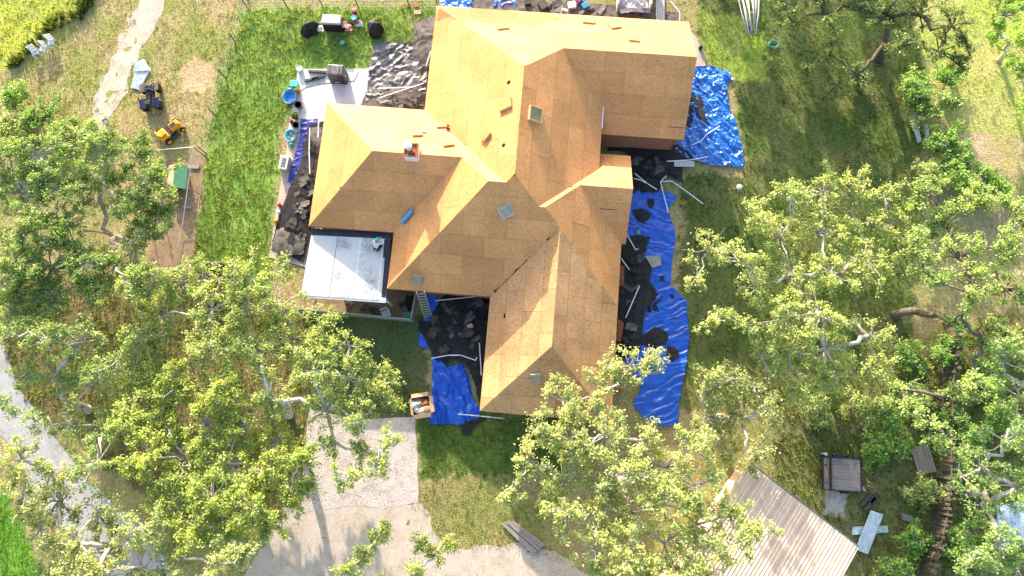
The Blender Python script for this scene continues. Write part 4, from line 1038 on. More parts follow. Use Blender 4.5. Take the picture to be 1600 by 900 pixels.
def strip(label, pts, z=.12, w=.05, m='white_metal', name='metal_strip', cat='metal strip', h=.025):
    P = [G(u, v, z) for u, v in pts]
    c = P[0].copy()
    mb = MB()
    for a, b in zip(P, P[1:]):
        d = b - a; mb.box((a + b) / 2 - c, (d.length + w * .6, w, h), rz=math.atan2(d.y, d.x))
    o = mb.build(name, m); o.location = c
    return tag(o, label, cat)
for lab, pts, z in [
    ('white trim strip running from black felt onto the northeast tarp', [(1042, 252), (1078, 250), (1106, 245)], .20),
    ('bent white trim strip curving over the bright blue tarp', [(1082, 226), (1096, 220), (1104, 210), (1124, 197)], .16),
    ('longer of two white strips leaning off the gable corner', [(992, 271), (1012, 287), (1026, 296)], .32),
    ('short white strip beside the gable corner', [(991, 279), (1000, 281), (1010, 286)], .34),
    ('white strip pointing down across the tarp strip top', [(1032, 284), (1036, 300), (1044, 331)], .14),
    ('bent white strip reaching out over the shaded lawn', [(1033, 284), (1050, 283), (1070, 297), (1098, 318)], .10),
    ('tiny white strip at the bend of lawn strips', [(1033, 283), (1041, 275)], .16),
    ('white L-shaped strip on felt below the gable', [(980, 367), (993, 390), (997, 389)], .36),
    ('short white strip poking from felt by the east wall', [(971, 404), (983, 421)], .42),
    ('light blue-grey strip slanting over felt by the east wall', [(999, 447), (978, 496)], .44),
    ('white strip under the south eave above the front court', [(680, 470), (746, 463)], .40),
    ('bent white strip lying across the folded tarp top', [(674, 560), (700, 555), (720, 555), (743, 563), (745, 559)], .42),
    ('white strip standing along the front wing wall', [(749, 536), (752, 586)], .40),
    ('pale strip at the lower edge of the folded tarp', [(716, 647), (750, 650), (788, 654)], .18),
    ('long white pipe lying on felt by the west wall', [(484, 200), (483, 235), (484, 271)], .40),
    ('short white strip beside the west eave', [(498, 186), (497, 214)], .30),
    ('upper white strip on the patio black sheet', [(590, 138), (646, 136)], .36),
    ('lower white strip slanting across the patio debris', [(592, 153), (625, 142), (662, 130)], .38),
    ('pale strip leaning in grey felt at the northwest wall', [(666, 102), (673, 80)], .40),
    ('bent thin pipe behind the northeast corner of the house', [(1048, 2), (1062, 19), (1062, 36)], .30)]:
    strip(lab, pts, z + .16, .06)
strip('white bent panel piece on felt near the northeast tarp', [(1056, 256), (1082, 256)], .24, .38, 'ash_white', 'bent_panel', 'metal panel', .02)
def panel(label, name, cat, quad, z, m, thick=.03, bevel=0, rz=None):
    P = [G(u, v, z) for u, v in quad]; c = sum(P, Vector()) / 4
    pol = [(p.x - c.x, p.y - c.y) for p in P]
    o = MB().prism(pol, 0, thick).build(name, m, bevel=bevel); o.location = c
    return tag(o, label, cat)
panel('light grey-blue rigid panel lying on the tarp strip', 'rigid_panel', 'panel', [(1008, 400), (1030, 399), (1034, 414), (1019, 419)], .24, 'vent_blue')
panel('upper rusty board leaning along the east wall', 'board', 'board', [(969, 415), (976, 416), (974, 448), (968, 446)], .4, 'rust_wood')
panel('middle rusty board by the east wall below the slanting strip', 'board', 'board', [(966, 498), (975, 505), (970, 534), (963, 532)], .4, 'rust_wood')
panel('lower rusty board by the east wall behind oak leaves', 'board', 'board', [(960, 596), (972, 600), (975, 610), (960, 612)], .4, 'rust_wood')
MBx = tarp('lime green scrap on the black felt by the gable tarp', [(994, 360), (1000, 359), (1001, 364), (995, 366)], 'kennel_green', .03, .2, 71, z=.22, res=.05, name='plastic_scrap', cat='scrap')
panel('pale board scrap in the middle of the front court felt', 'board_scrap', 'board', [(729, 508), (737, 505), (740, 511), (731, 513)], .62, 'cardboard', .03)

# ================================================================== THINGS LYING ON THE ROOF
def roof_thing(name, label, cat, m, u, v, rz, build, bevel=0, sink=0):
    o = build(MB()).build(name, m, bevel=bevel)
    o.matrix_world = HM @ on_roof(u, v, rz) @ Matrix.Translation((0, 0, .010 - sink))
    return tag(o, label, cat)
def cover(label, u, v, rz, w, d, h=.11):
    """a strand-board lid set on a shallow frame"""
    M = HM @ on_roof(u, v, rz) @ Matrix.Translation((0, 0, .010))
    t = thing('board_cover', label, 'board cover'); t.matrix_world = M
    MB().box((0, 0, h - .011), (w, d, .022)).build('lid', 'osb_new', t)
    for s in (-1, 1):
        MB().box((s * (w / 2 - .03), 0, (h - .024) / 2), (.04, d - .03, h - .024)).build('frame_rail', 'pine', t)
        MB().box((0, s * (d / 2 - .03), (h - .024) / 2), (w - .11, .04, h - .024)).build('frame_rail', 'pine', t)
cover('strand board lid near the northwest hip on the north slope', 785, 44, .5, .75, .55)
cover('strand board lid nearest the north eave middle', 920, 35, -.1, .75, .50)
cover('strand board lid right of the north eave middle one', 960, 42, .55, .70, .62)
cover('thin strand board lid close to the east wing ridge', 991, 63, -.15, .62, .50)
cover('largest strand board lid on the west slope of the main roof', 791, 164, .15, .85, .62, .16)
cover('small strand board lid below the largest west slope lid', 761, 213, .75, .62, .42, .18)
cover('strand board lid right of the chimney', 700, 225, .45, .66, .60, .12)
cover('strand board lid beside the red nail gun', 690, 197, .3, .62, .50, .12)
cover('strand board lid just behind the chimney', 652, 210, .3, .60, .50, .12)
roof_thing('underlayment_roll', 'light blue roll resting in the west wing valley', 'roll', 'sky_blue', 637, 337, 1.0,
           lambda b: b.lathe((0, 0, .12), [(.02, -.50), (.12, -.49), (.12, .49), (.02, .50)], 14, M=Matrix.Rotation(R(90), 3, 'Y')))
roof_thing('metal_bracket', 'white roof bracket hooked at the north eave', 'bracket', 'white_metal', 882, 19, -.2,
           lambda b: b.box((0, .08, .10), (.42, .12, .16)).box((-.19, -.14, .02), (.03, .40, .03)).box((.19, -.14, .02), (.03, .40, .03)))
t = thing('nail_gun', 'red nail gun with black hose tail beside strand board lid', 'nail gun'); t.matrix_world = HM @ on_roof(701, 200, .9) @ Matrix.Translation((0, 0, .012))
MB().box((0, 0, .09), (.30, .09, .10)).box((.12, 0, .15), (.10, .10, .16)).build('body', 'red', t, bevel=.02)
MB().box((-.05, 0, .03), (.06, .28, .05)).build('magazine', 'steel_dark', t)
MB().tube([(-.12, 0, .06), (-.3, -.1, .02), (-.48, -.28, .02), (-.62, -.35, .02)], .014, 6).build('hose', 'rubber', t)
t = thing('caulk_tube', 'white tube with yellow tip lying by the chimney', 'tube'); t.matrix_world = HM @ on_roof(662, 207, -.5) @ Matrix.Translation((0, 0, .01))
MB().lathe((0, 0, .05), [(.03, -.16), (.05, -.15), (.05, .15), (.03, .16)], 12, M=Matrix.Rotation(R(90), 3, 'Y')).build('barrel', 'white_plastic', t)
MB().lathe((.16, 0, .05), [(.03, 0), (.012, .12)], 10, M=Matrix.Rotation(R(90), 3, 'Y')).build('nozzle', 'yellow', t)

# ================================================================== PERSON kneeling on the flat roof
def person():
    zt = 2.425
    base = G(589, 389, zt)
    J = {   # x right, y forward, z up, kneeling upright-ish and bent forward
        'pelvis': ((0, 0, .34), .135, 'p'), 'belly': ((0, .07, .52), .13, 's'), 'chest': ((0, .18, .70), .15, 's'), 'neck': ((0, .27, .86), .058, 'k'), 'head': ((0, .33, .98), .098, 'k'), 'crown': ((0, .345, 1.06), .075, 'k'),
        'hipL': ((-.10, .0, .30), .10, 'p'), 'kneeL': ((-.14, .36, .075), .072, 'p'), 'ankL': ((-.12, -.02, .06), .045, 'p'), 'toeL': ((-.12, -.17, .055), .045, 'b'),
        'hipR': ((.10, .0, .30), .10, 'p'), 'kneeR': ((.16, .38, .075), .072, 'p'), 'ankR': ((.13, -.01, .06), .045, 'p'), 'toeR': ((.13, -.16, .055), .045, 'b'),
        'shL': ((-.18, .21, .78), .068, 's'), 'elL': ((-.24, .40, .56), .046, 's'), 'wrL': ((-.12, .58, .40), .030, 'k'), 'haL': ((-.08, .66, .34), .032, 'k'),
        'shR': ((.18, .21, .78), .068, 's'), 'elR': ((.27, .42, .58), .046, 's'), 'wrR': ((.20, .62, .42), .030, 'k'), 'haR': ((.17, .70, .35), .032, 'k')}
    Eg = [('pelvis', 'belly'), ('belly', 'chest'), ('chest', 'neck'), ('neck', 'head'), ('head', 'crown'), ('pelvis', 'hipL'), ('hipL', 'kneeL'), ('kneeL', 'ankL'), ('ankL', 'toeL'), ('pelvis', 'hipR'), ('hipR', 'kneeR'), ('kneeR', 'ankR'), ('ankR', 'toeR'),
          ('chest', 'shL'), ('shL', 'elL'), ('elL', 'wrL'), ('wrL', 'haL'), ('chest', 'shR'), ('shR', 'elR'), ('elR', 'wrR'), ('wrR', 'haR')]
    for s, h in (('L', 'haL'), ('R', 'haR')):
        hp = Vector(J[h][0])
        for i in range(4):
            dx = (i - 1.5) * .019; ln = (.055, .066, .062, .048)[i]
            J[f'f{s}{i}a'] = (tuple(hp + Vector((dx, .04, -.025))), .009, 'k'); J[f'f{s}{i}b'] = (tuple(hp + Vector((dx, .04 + ln * .6, -.06 - ln * .3))), .008, 'k')
            Eg += [(h, f'f{s}{i}a'), (f'f{s}{i}a', f'f{s}{i}b')]
        sg = 1 if s == 'L' else -1
        J[f't{s}a'] = (tuple(hp + Vector((sg * .035, 0, -.01))), .010, 'k'); J[f't{s}b'] = (tuple(hp + Vector((sg * .05, .03, -.04))), .009, 'k')
        Eg += [(h, f't{s}a'), (f't{s}a', f't{s}b')]
    ks = list(J)
    me = bpy.data.meshes.new('person'); me.from_pydata([J[k][0] for k in ks], [(ks.index(a), ks.index(b)) for a, b in Eg], [])
    tmp = bpy.data.objects.new('person_tmp', me); COL.objects.link(tmp)
    sk = tmp.modifiers.new('skin', 'SKIN')
    for i, k in enumerate(ks):
        r_ = J[k][1]; me.skin_vertices[0].data[i].radius = (r_, r_)
    me.skin_vertices[0].data[0].use_root = True
    sb = tmp.modifiers.new('sub', 'SUBSURF'); sb.levels = 1; sb.render_levels = 1
    dg = bpy.context.evaluated_depsgraph_get(); dg.update()
    ev_ = bpy.data.meshes.new_from_object(tmp.evaluated_get(dg))
    bpy.data.objects.remove(tmp)
    for m in ('skin', 'shirt', 'trousers', 'boots'): ev_.materials.append(MATS[m])
    mi = {'k': 0, 's': 1, 'p': 2, 'b': 3}
    pos = np.array([J[k][0] for k in ks])
    for p in ev_.polygons:
        d = np.linalg.norm(pos - np.array(p.center), axis=1) - np.array([J[k][1] for k in ks])
        p.material_index = mi[J[ks[int(np.argmin(d))]][2]]; p.use_smooth = True
    o = bpy.data.objects.new('person', ev_); COL.objects.link(o)
    o.location = base; o.rotation_euler = (0, 0, R(-38))
    tag(o, 'person in teal cap and light shirt kneeling on the white flat roof', 'person')
    MB().lathe((0, .335, 1.0), [(.112, -.01), (.114, .04), (.10, .10), (.06, .135), (.01, .145)], 18).build('cap', 'cap_teal', o, smooth=True)
    MB().prism([(-.08, .42), (.08, .42), (.06, .53), (-.06, .53)], .985, 1.0).build('cap_brim', 'cap_teal', o)
    h = MB()
    for s in (-1, 1): h.lathe((s * .102, .325, .97), [(.01, -.03), (.022, 0), (.01, .03)], 8)
    h.lathe((0, .43, .955), [(.008, -.03), (.020, -.01), (.010, .03)], 8)
    h.build('face_features', 'skin', o, smooth=True)
person()

# ================================================================== PATIO AND WEST SIDE
def wheel_part(t, c, r, w, axis='X', rim='galv', name='wheel', tyre='rubber'):
    o = MB().wheel(c, r, w, axis).build(name, tyre, t)
    M = Matrix.Rotation(R(90), 3, 'Y' if axis == 'X' else 'X')
    MB().lathe(c, [(r * .2, -w * .52), (r * .58, -w * .50), (r * .58, w * .50), (r * .2, w * .52)], 14, M=M).build('rim', rim, o)
    return o

def place(u, v, z=0): p = G(u, v, z); return (p.x, p.y, z)
t = thing('air_cooler', 'large black plastic air cooler standing on the patio slab', 'air cooler', place(530, 132, .07), R(-10))
MB().box((0, .38, .58), (1.16, .74, 1.12), taper=.90).build('body', 'black_plastic', t, bevel=.06)
MB().box((0, .40, 1.20), (1.10, .72, .14), taper=.92).build('lid', 'black_sheet', t, bevel=.03)
for s in (-.3, .3): MB().box((s, .40, 1.276), (.05, .6, .014)).build('lid_rib', 'black_plastic', t)
MB().box((-.05, .012, .26), (.34, .02, .045)).build('badge', 'white_plastic', t)
MB().box((.552, .30, .66), (.02, .06, .16)).build('handle', 'white_plastic', t)
for s in (-.4, .4): wheel_part(t, (s, .05, .055), .055, .05)
for i, (u, v, w, lab) in enumerate([(497, 113, 1.25, 'upper dark timber lying by the black air cooler'), (488, 125, 1.0, 'lower dark timber near the coiled hose'), (498, 126, .85, 'short dark timber overlapping the lower timber')]):
    o = MB().box((0, 0, .07), (w, .17, .14)).build('timber', 'dark_lumber', bevel=.01); o.location = place(u, v, .07 if i < 2 else .07); o.rotation_euler = (0, 0, R((-10, 6, 12)[i]))
    if i == 2: o.location.y += .18
    tag(o, lab, 'timber')
hp = [(443, 146), (439, 153), (442, 159), (450, 160), (458, 155), (465, 146), (476, 137), (497, 131), (520, 129), (553, 126), (560, 113), (556, 100)]
P = [G(u, v, .085) for u, v in hp]
o = MB().tube([p - P[0] for p in P], .016, 6).build('hose', 'vent_grey', smooth=True); o.location = P[0]; tag(o, 'thin grey hose looping over the white patio slab', 'hose')
def bucket(label, u, v, r, h, m, z=.0, name='bucket', inside='steel_dark', cat='bucket'):
    t = thing(name, label, cat, place(u, v, z))
    MB().lathe((0, 0, 0), [(r * .78, 0), (r, h), (r * 1.05, h), (r * 1.05, h - .03), (r * .97, h - .03)], 18).build('wall', m, t, smooth=False)
    return t
bucket('white bucket at the patio slab corner', 470, 110, .21, .36, 'white_plastic')
t = thing('storage_tub', 'turquoise plastic tub beside the blue paddling pool', 'tub', place(462, 134), R(-8))
MB().box((0, 0, .16), (.42, .34, .32), taper=1.15).build('body', 'teal', t, bevel=.03); MB().box((0, 0, .33), (.54, .44, .03)).build('lid', 'teal', t, bevel=.01); MB().box((.10, -.22, .2), (.10, .03, .08)).build('latch', 'white_plastic', t)
def pool(label, u, v, rx, ry, m, rz=0):
    t = thing('paddling_pool', label, 'paddling pool', place(u, v), rz)
    MB().lathe((0, 0, 0), [(.80, 0), (.98, .26), (1.0, .28), (.94, .28), (.76, .03), (.01, .03)], 26, sx=rx, sy=ry).build('basin', m, t, smooth=True)
    return t
t = pool('bright blue paddling pool on the grass by the patio', 455, 153, .46, .54, 'pool_blue', R(-20))
t = pool('light blue paddling pool holding white lumps', 456, 214, .38, .44, 'aqua')
for i in range(4):
    a = i * 1.7
    MB().lathe((.2 * math.cos(a), .2 * math.sin(a), .03), [(.08, 0), (.11, .05), (.07, .11), (.01, .12)], 8).build('lump', 'ash_white', t)
def pot(label, u, v, r, h, m, plant=None, seed=1, z=.06):
    t = thing('plant_pot', label, 'plant pot', place(u, v, z))
    MB().lathe((0, 0, 0), [(r * .7, 0), (r, h), (r * 1.08, h), (r * 1.08, h - .04), (r * .9, h - .04)], 16).build('pot', m, t)
    MB().lathe((0, 0, 0), [(r * .85, h - .06), (r * .85, h - .04)], 14).build('soil', 'potting', t)
    if plant:
        q = np.random.default_rng(seed); n = 130
        Pn = q.normal(0, 1, (n, 3)) * np.array([r * .7, r * .7, .10]) + np.array([0, 0, h + .12])
        a = unit(q.normal(0, 1, (n, 3))); b = unit(np.cross(a, q.normal(0, 1, (n, 3)))); ln = .09
        V = np.stack([Pn - a * ln, Pn + b * ln * .4, Pn + a * ln, Pn - b * ln * .4], 1).reshape(-1, 3)
        fast('foliage', V, np.arange(4 * n).reshape(n, 4), 'leaf', t, attr=np.array(plant) * q.uniform(.7, 1.3, (n, 1)))
pot('small clay pot of yellow flowers by the blue pool', 467, 145, .13, .26, 'terracotta', (.35, .26, .03), 1)
pot('empty black pot on the patio edge below the pool', 468, 167, .24, .34, 'black_plastic')
pot('black pot of leafy green plant at the patio edge', 463, 184, .22, .34, 'black_plastic', (.12, .18, .03), 2)
pot('black pot beside white rubbish above the light blue pool', 464, 198, .20, .30, 'black_plastic')
t = thing('window_air_conditioner', 'grey window air conditioner on the walkway edge', 'air conditioner', place(447, 258, .05), R(-14))
MB().box((0, 0, .24), (.58, .92, .48)).build('case', 'grill_grey', t, bevel=.02)
MB().box((0, 0, .484), (.26, .62, .014)).build('grille', 'steel_dark', t)
for i in range(6): MB().box((0, -.26 + i * .105, .495), (.24, .03, .012)).build('grille_slat', 'galv', t)
for i, (u, v, m, lab, cat) in enumerate([(456, 228, 'green_plastic', 'green plastic watering jug below the light blue pool', 'jug'), (438, 322, 'red', 'red bottle standing at the walkway edge', 'bottle'), (437, 333, 'white_plastic', 'white jug beside the red bottle', 'jug'), (432, 347, 'yellow', 'yellow jug at the lawn edge of the walkway', 'jug'), (457, 192, 'red', 'small red can by the black pot', 'can'), (1094, 76, 'black_plastic', 'black can lying on the east concrete pad', 'can')]):
    t = thing('jug', lab, cat, place(u, v, .05), i * 1.1)
    MB().lathe((0, 0, 0), [(.12, 0), (.13, .02), (.13, .22), (.06, .30), (.045, .31), (.045, .35)], 14).build('body', m, t)
    MB().tube([(.12, 0, .2), (.17, 0, .24), (.13, 0, .30), (.05, 0, .31)], .014, 6).build('handle', m, t)
crate = tarp('white crumpled rubbish bag near the black pot', [(456, 190), (468, 192), (468, 206), (460, 208)], 'ash_white', .10, .25, 83, z=.06, res=.05, name='rubbish_bag', cat='bag')

# ------------------------------------------------------------------ grill corner
t = thing('barbecue', 'silver-lidded black barbecue standing on the lawn', 'barbecue', place(523, 50), R(-9))
MB().box((0, .30, .42), (1.30, .62, .80)).build('cabinet', 'cover_cloth', t, bevel=.02)
MB().box((0, .32, .93), (1.34, .66, .20), taper=.94).build('lid', 'grill_grey', t, bevel=.05)
MB().box((0, -.05, .86), (.9, .03, .03)).build('handle', 'steel_dark', t)
MB().box((.82, .22, .62), (.34, .46, .04)).build('side_shelf', 'pink', t)
for s in (-.5, .5): wheel_part(t, (s, .30, .08), .08, .06)
def covered(label, u, v, prof, sx, sy, seed, rz=0):
    t = thing('covered_furniture', label, 'cover', place(u, v), rz)
    mb = MB(); n = 22
    mb.lathe((0, 0, 0), prof, n, sx, sy)
    q = random.Random(seed); k = [1 + .10 * math.sin(5 * 2 * math.pi * (j % n) / n + 1) + q.uniform(-.05, .05) for j in range(n)]
    mb.v = [(x * k[i % n], y * k[i % n], z) for i, (x, y, z) in enumerate(mb.v)]
    mb.build('cloth', 'cover_cloth', t)
covered('black peaked cover left of the barbecue', 486, 48, [(.75, 0), (.66, .25), (.48, .62), (.20, .86), (.02, .92)], .95, .62, 1, R(25))
covered('black domed cover right of the barbecue', 588, 50, [(.55, 0), (.60, .2), (.55, .62), (.36, .95), (.08, 1.08), (.01, 1.09)], .85, .95, 2)
t = thing('ride_on_toy', 'red ride-on toy with turquoise seat near the barbecue', 'toy', place(556, 30), R(-5))
MB().box((0, 0, .24), (.26, .95, .12)).box((0, .36, .38), (.34, .26, .22)).build('body', 'red', t, bevel=.04)
MB().lathe((-.04, -.12, .30), [(.16, 0), (.20, .10), (.18, .12), (.02, .10)], 14).build('seat', 'aqua', t)
MB().tube([(0, .25, .42), (0, .22, .62)], .02, 6).tube([(-.2, .2, .62), (.2, .2, .62)], .02, 6).build('handlebar', 'steel_dark', t)
for c in ((-.22, -.36, .14), (.22, -.36, .14), (0, .42, .15)): wheel_part(t, c, .14, .08, rim='white_plastic')
t = thing('toy_pail', 'turquoise toy pail in the barbecue shadow', 'toy', place(536, 69)); MB().lathe((0, 0, 0), [(.11, 0), (.15, .22), (.16, .22), (.13, .20)], 14).build('pail', 'teal', t); MB().tube([(-.15, 0, .22), (-.1, .02, .34), (.1, .02, .34), (.15, 0, .22)], .012, 6).build('handle', 'white_plastic', t)
for i, (u, v, m, lab) in enumerate([(500, 45, 'white_plastic', 'white bag between the peaked cover and barbecue'), (545, 44, 'pink', 'pink cloth heap at the right foot of barbecue'), (561, 37, 'ash_white', 'white shoe-like toy below the red ride-on')]):
    tarp(lab, [(u - 5, v - 5), (u + 5, v - 4), (u + 6, v + 5), (u - 4, v + 6)], m, .10, .25, 90 + i, z=.03, res=.05, name='cloth_heap', cat='cloth', dome=.1)
panel('pale board offcut on grass by the northwest wall', 'board_scrap', 'board', [(646, 17), (658, 15), (658, 22), (647, 23)], .03, 'cardboard', .04)
panel('dark red roof scrap at the top fence', 'board_scrap', 'board', [(632, 8), (650, 4), (660, 9), (648, 11)], .10, 'rust_wood', .04)

# ================================================================== NORTH-WEST YARD
def atv():
    t = thing('quad_bike', 'dark blue and black quad bike parked on dry grass', 'quad bike', place(241, 156), R(2))
    # front points up in the photo (+y)
    MB().box((0, 0, .46), (.52, 1.40, .26), taper=.8).box((0, .50, .62), (.56, .50, .20), taper=.8).build('body', 'navy', t, bevel=.05)
    MB().box((0, -.20, .72), (.36, .72, .16), taper=.85).build('seat', 'rubber', t, bevel=.04)
    for s in (-1, 1):
        MB().box((s * .42, .58, .64), (.44, .66, .06), rx=-.15).build('front_fender', 'black_plastic', t, bevel=.02)
        MB().box((s * .42, -.58, .66), (.46, .70, .06), rx=.15).build('rear_fender', 'navy', t, bevel=.02)
        wheel_part(t, (s * .46, .62, .29), .29, .24, rim='steel_dark'); wheel_part(t, (s * .46, -.62, .29), .29, .28, rim='steel_dark')
        MB().lathe((s * .14, .82, .58), [(.07, 0), (.06, .03)], 12, M=Matrix.Rotation(R(-90), 3, 'X')).build('headlight', 'white_plastic', t)
    MB().tube([(-.38, .22, .92), (-.15, .32, .90), (.15, .32, .90), (.38, .22, .92)], .022, 6).tube([(0, .32, .9), (0, .45, .62)], .03, 6).build('handlebar', 'steel_dark', t)
    for y, z in ((.66, .74), (-.66, .78)):
        b = MB()
        for k in range(5): b.tube([(-.34, y - .2 + k * .1, z), (.34, y - .2 + k * .1, z)], .013, 5)
        b.tube([(-.34, y - .2, z), (-.34, y + .2, z)], .015, 5).tube([(.34, y - .2, z), (.34, y + .2, z)], .015, 5)
        b.build('rack', 'steel_dark', t)
    MB().box((.0, -.66, .86), (.36, .26, .14)).build('rear_box', 'black_plastic', t, bevel=.02)
atv()
def mower():
    t = thing('riding_mower', 'yellow riding mower parked above the dog pen', 'riding mower', place(270, 208), R(-52))
    MB().box((0, .46, .52), (.50, .78, .34), taper=.82).build('hood', 'yellow', t, bevel=.06)
    MB().box((0, .40, .70), (.26, .40, .02)).build('hood_vent', 'steel_dark', t)
    MB().box((0, -.52, .50), (.86, .66, .24), taper=.85).build('rear_fender', 'yellow', t, bevel=.05)
    MB().box((0, -.46, .68), (.44, .42, .10)).box((0, -.70, .84), (.44, .10, .34), rx=.2).build('seat', 'yellow', t, bevel=.04)
    MB().box((0, -.05, .34), (.62, .44, .06)).build('footboard', 'steel_dark', t)
    MB().box((0, .02, .22), (1.06, .66, .14), taper=.85).build('mower_deck', 'steel_dark', t, bevel=.03)
    b = MB(); b.tube([(.16 * math.cos(a * .5236), .02 + .14 * math.sin(a * .5236), .86 + .06 * math.sin(a * .5236)) for a in range(13)], .014, 5).tube([(0, .02, .86), (0, .12, .6)], .02, 5); b.build('steering_wheel', 'rubber', t)
    for s in (-1, 1):
        wheel_part(t, (s * .40, .66, .20), .20, .16, rim='yellow'); wheel_part(t, (s * .44, -.52, .26), .26, .24, rim='yellow')
mower()
def corrugated(label, quad, z, m='sheet_metal', ribs=7, h=.02, cat='metal sheet', name='metal_sheet', tilt=0.):
    """ridged sheet: ribs run from the quad's first edge to its opposite edge"""
    P = [G(u, v, z) for u, v in quad]; c = sum(P, Vector()) / 4; P = [p - c for p in P]
    n = ribs * 4 + 1; V = []; F = []
    for i in range(n):
        s = i / (n - 1); hz = h if i % 4 in (1, 2) else 0
        for t_ in (0, .5, 1):
            p = P[0].lerp(P[1], s).lerp(P[3].lerp(P[2], s), t_); V.append((p.x, p.y, hz + .02 + tilt * t_))
    for i in range(n - 1):
        for j in range(2):
            a = i * 3 + j; F.append((a, a + 3, a + 4, a + 1))
    mb = MB().add(V, F); o = mb.build(name, m); o.location = c
    sd = o.modifiers.new('solid', 'SOLIDIFY'); sd.thickness = .006
    return tag(o, label, cat)
corrugated('upper light blue metal sheet beside the dirt track', [(210, 112), (236, 110), (226, 93), (212, 98)], .10, tilt=.06)
corrugated('lower light blue metal sheet nearest the quad bike', [(204, 137), (218, 141), (234, 111), (211, 113)], .03)
t = thing('wheelbarrow', 'black wheelbarrow tipped beside the dog pen', 'wheelbarrow', place(222, 238), R(35))
MB().add([(-.28, -.4, .25), (.28, -.4, .25), (.28, .3, .25), (-.28, .3, .25), (-.36, -.5, .52), (.36, -.5, .52), (.36, .48, .58), (-.36, .48, .58)], [(3, 2, 1, 0), (0, 1, 5, 4), (1, 2, 6, 5), (2, 3, 7, 6), (3, 0, 4, 7)]).build('tray', 'black_plastic', t)
for s in (-1, 1): MB().tube([(s * .05, .62, .18), (s * .24, -.3, .24), (s * .30, -1.0, .52)], .02, 6).tube([(s * .24, -.35, .24), (s * .24, -.42, 0)], .02, 6).build('handle', 'grey_wood', t)
wheel_part(t, (0, .60, .18), .18, .08)
bucket('pale green bucket in weeds at the track end', 169, 193, .2, .34, 'screen_teal')
for i, (u, v, rz, lab) in enumerate([(60, 86, .4, 'leftmost light blue lawn chair by the field edge'), (73, 80, -.3, 'middle light blue lawn chair by the field edge'), (85, 70, .1, 'light blue lawn chair nearest the bright field')]):
    t = thing('lawn_chair', lab, 'chair', place(u, v), rz, 'lawn chairs by the field')
    for k in range(4): MB().box((0, -.16 + k * .12, .36), (.44, .09, .02)).build('seat_slat', 'sheet_metal', t)
    for k in range(3): MB().box((0, .26 + k * .03, .46 + k * .13), (.44, .02, .10), rx=-.25).build('back_slat', 'white_plastic', t)
    for a in (-1, 1):
        MB().box((a * .21, -.2, .17), (.04, .04, .34)).build('leg', 'white_metal', t); MB().box((a * .21, .24, .40), (.04, .04, .80)).build('leg', 'white_metal', t)

def wire_fence(name, label, pts, h, nwire=4, spacing=2.6, post='steel_dark', pr=.035, toprail=None, mesh=False, wire='galv'):
    P = [G(u, v, 0) for u, v in pts]; o0 = P[0].copy()
    t = thing(name, label, 'fence', o0)
    pos = []
    for a, b in zip(P, P[1:]):
        k = max(1, round((b - a).length / spacing))
        pos += [a.lerp(b, i / k) - o0 for i in range(k)]
    pos.append(P[-1] - o0)
    pm = MB().tube([(0, 0, -.05), (0, 0, h)], pr, 8)
    first = None
    for p in pos:
        if first is None: o = pm.build('post', post, t); first = o
        else: o = first.copy(); COL.objects.link(o); o.parent = t
        o.location = p
    for w in range(nwire):
        z = h * (.12 + .84 * w / max(1, nwire - 1))
        MB().tube([p + Vector((0, 0, z)) for p in pos], .006, 4).build('wire', wire, t)
    if toprail: MB().tube([p + Vector((0, 0, h - .02)) for p in pos], .028, 8).build('top_rail', toprail, t)
    if mesh:
        b = MB()
        for a, c in zip(pos, pos[1:]):
            k = int((c - a).length / .16)
            for i in range(k):
                q = a.lerp(c, (i + .5) / k); b.tube([q + Vector((0, 0, .03)), q + Vector((0, 0, h - .03))], .0035, 3, caps=False)
        o = b.build('wire_mesh', wire, t); tag(o, kind='stuff')
    return t
wire_fence('wire_fence', 'thin wire fence along the west side of the lawn', [(388, 2), (368, 66), (352, 122), (338, 182), (322, 240)], 1.15, mesh=True)
wire_fence('wire_fence', 'wire fence with dark posts along the top of the lawn', [(388, 14), (450, 13), (505, 12), (560, 12), (640, 12), (684, 12)], 1.15, toprail='pipe', mesh=True)
# dog pen
pen = [(322, 246), (262, 251), (228, 430), (297, 428)]
wire_fence('dog_pen', 'pipe-framed dog pen with bare dirt floor left of the lawn', pen + [pen[0]], 1.75, nwire=2, spacing=2.3, post='pipe', pr=.03, toprail='pipe', mesh=True)
t = thing('dog_house', 'dog house with green and tan roof slopes inside the pen', 'dog house', place(284, 282), R(-6))
MB().box((0, 0, .35), (.84, 1.28, .70)).build('wall', 'kennel_tan', t)
for s, m in ((-1, 'kennel_tan'), (1, 'kennel_green')):
    MB().add([(0, -.78, 1.02), (0, .78, 1.02), (s * .62, .78, .62), (s * .62, -.78, .62), (0, -.78, .98), (0, .78, .98), (s * .62, .78, .58), (s * .62, -.78, .58)], [(0, 1, 2, 3), (7, 6, 5, 4), (0, 4, 5, 1), (1, 5, 6, 2), (2, 6, 7, 3), (3, 7, 4, 0)]).build('roof_slope', m, t)
MB().add([(-.42, -.641, .70), (.42, -.641, .70), (0, -.641, .98)], [(0, 1, 2)]).add([(-.42, .641, .70), (.42, .641, .70), (0, .641, .98)], [(2, 1, 0)]).build('gable', 'kennel_tan', t)
MB().box((0, -.645, .28), (.36, .01, .48)).build('doorway', 'hole', t)
bucket('black water tub below the dog house', 272, 308, .28, .26, 'black_plastic', name='water_tub', cat='tub')
panel('short grey plank lying in the dog pen', 'plank', 'plank', [(285, 322), (299, 322), (299, 326), (285, 326)], .03, 'grey_wood', .05)
panel('wide grey plank across the top of the dog pen', 'plank', 'plank', [(280, 256), (312, 258), (311, 264), (280, 262)], .03, 'grey_wood', .05)
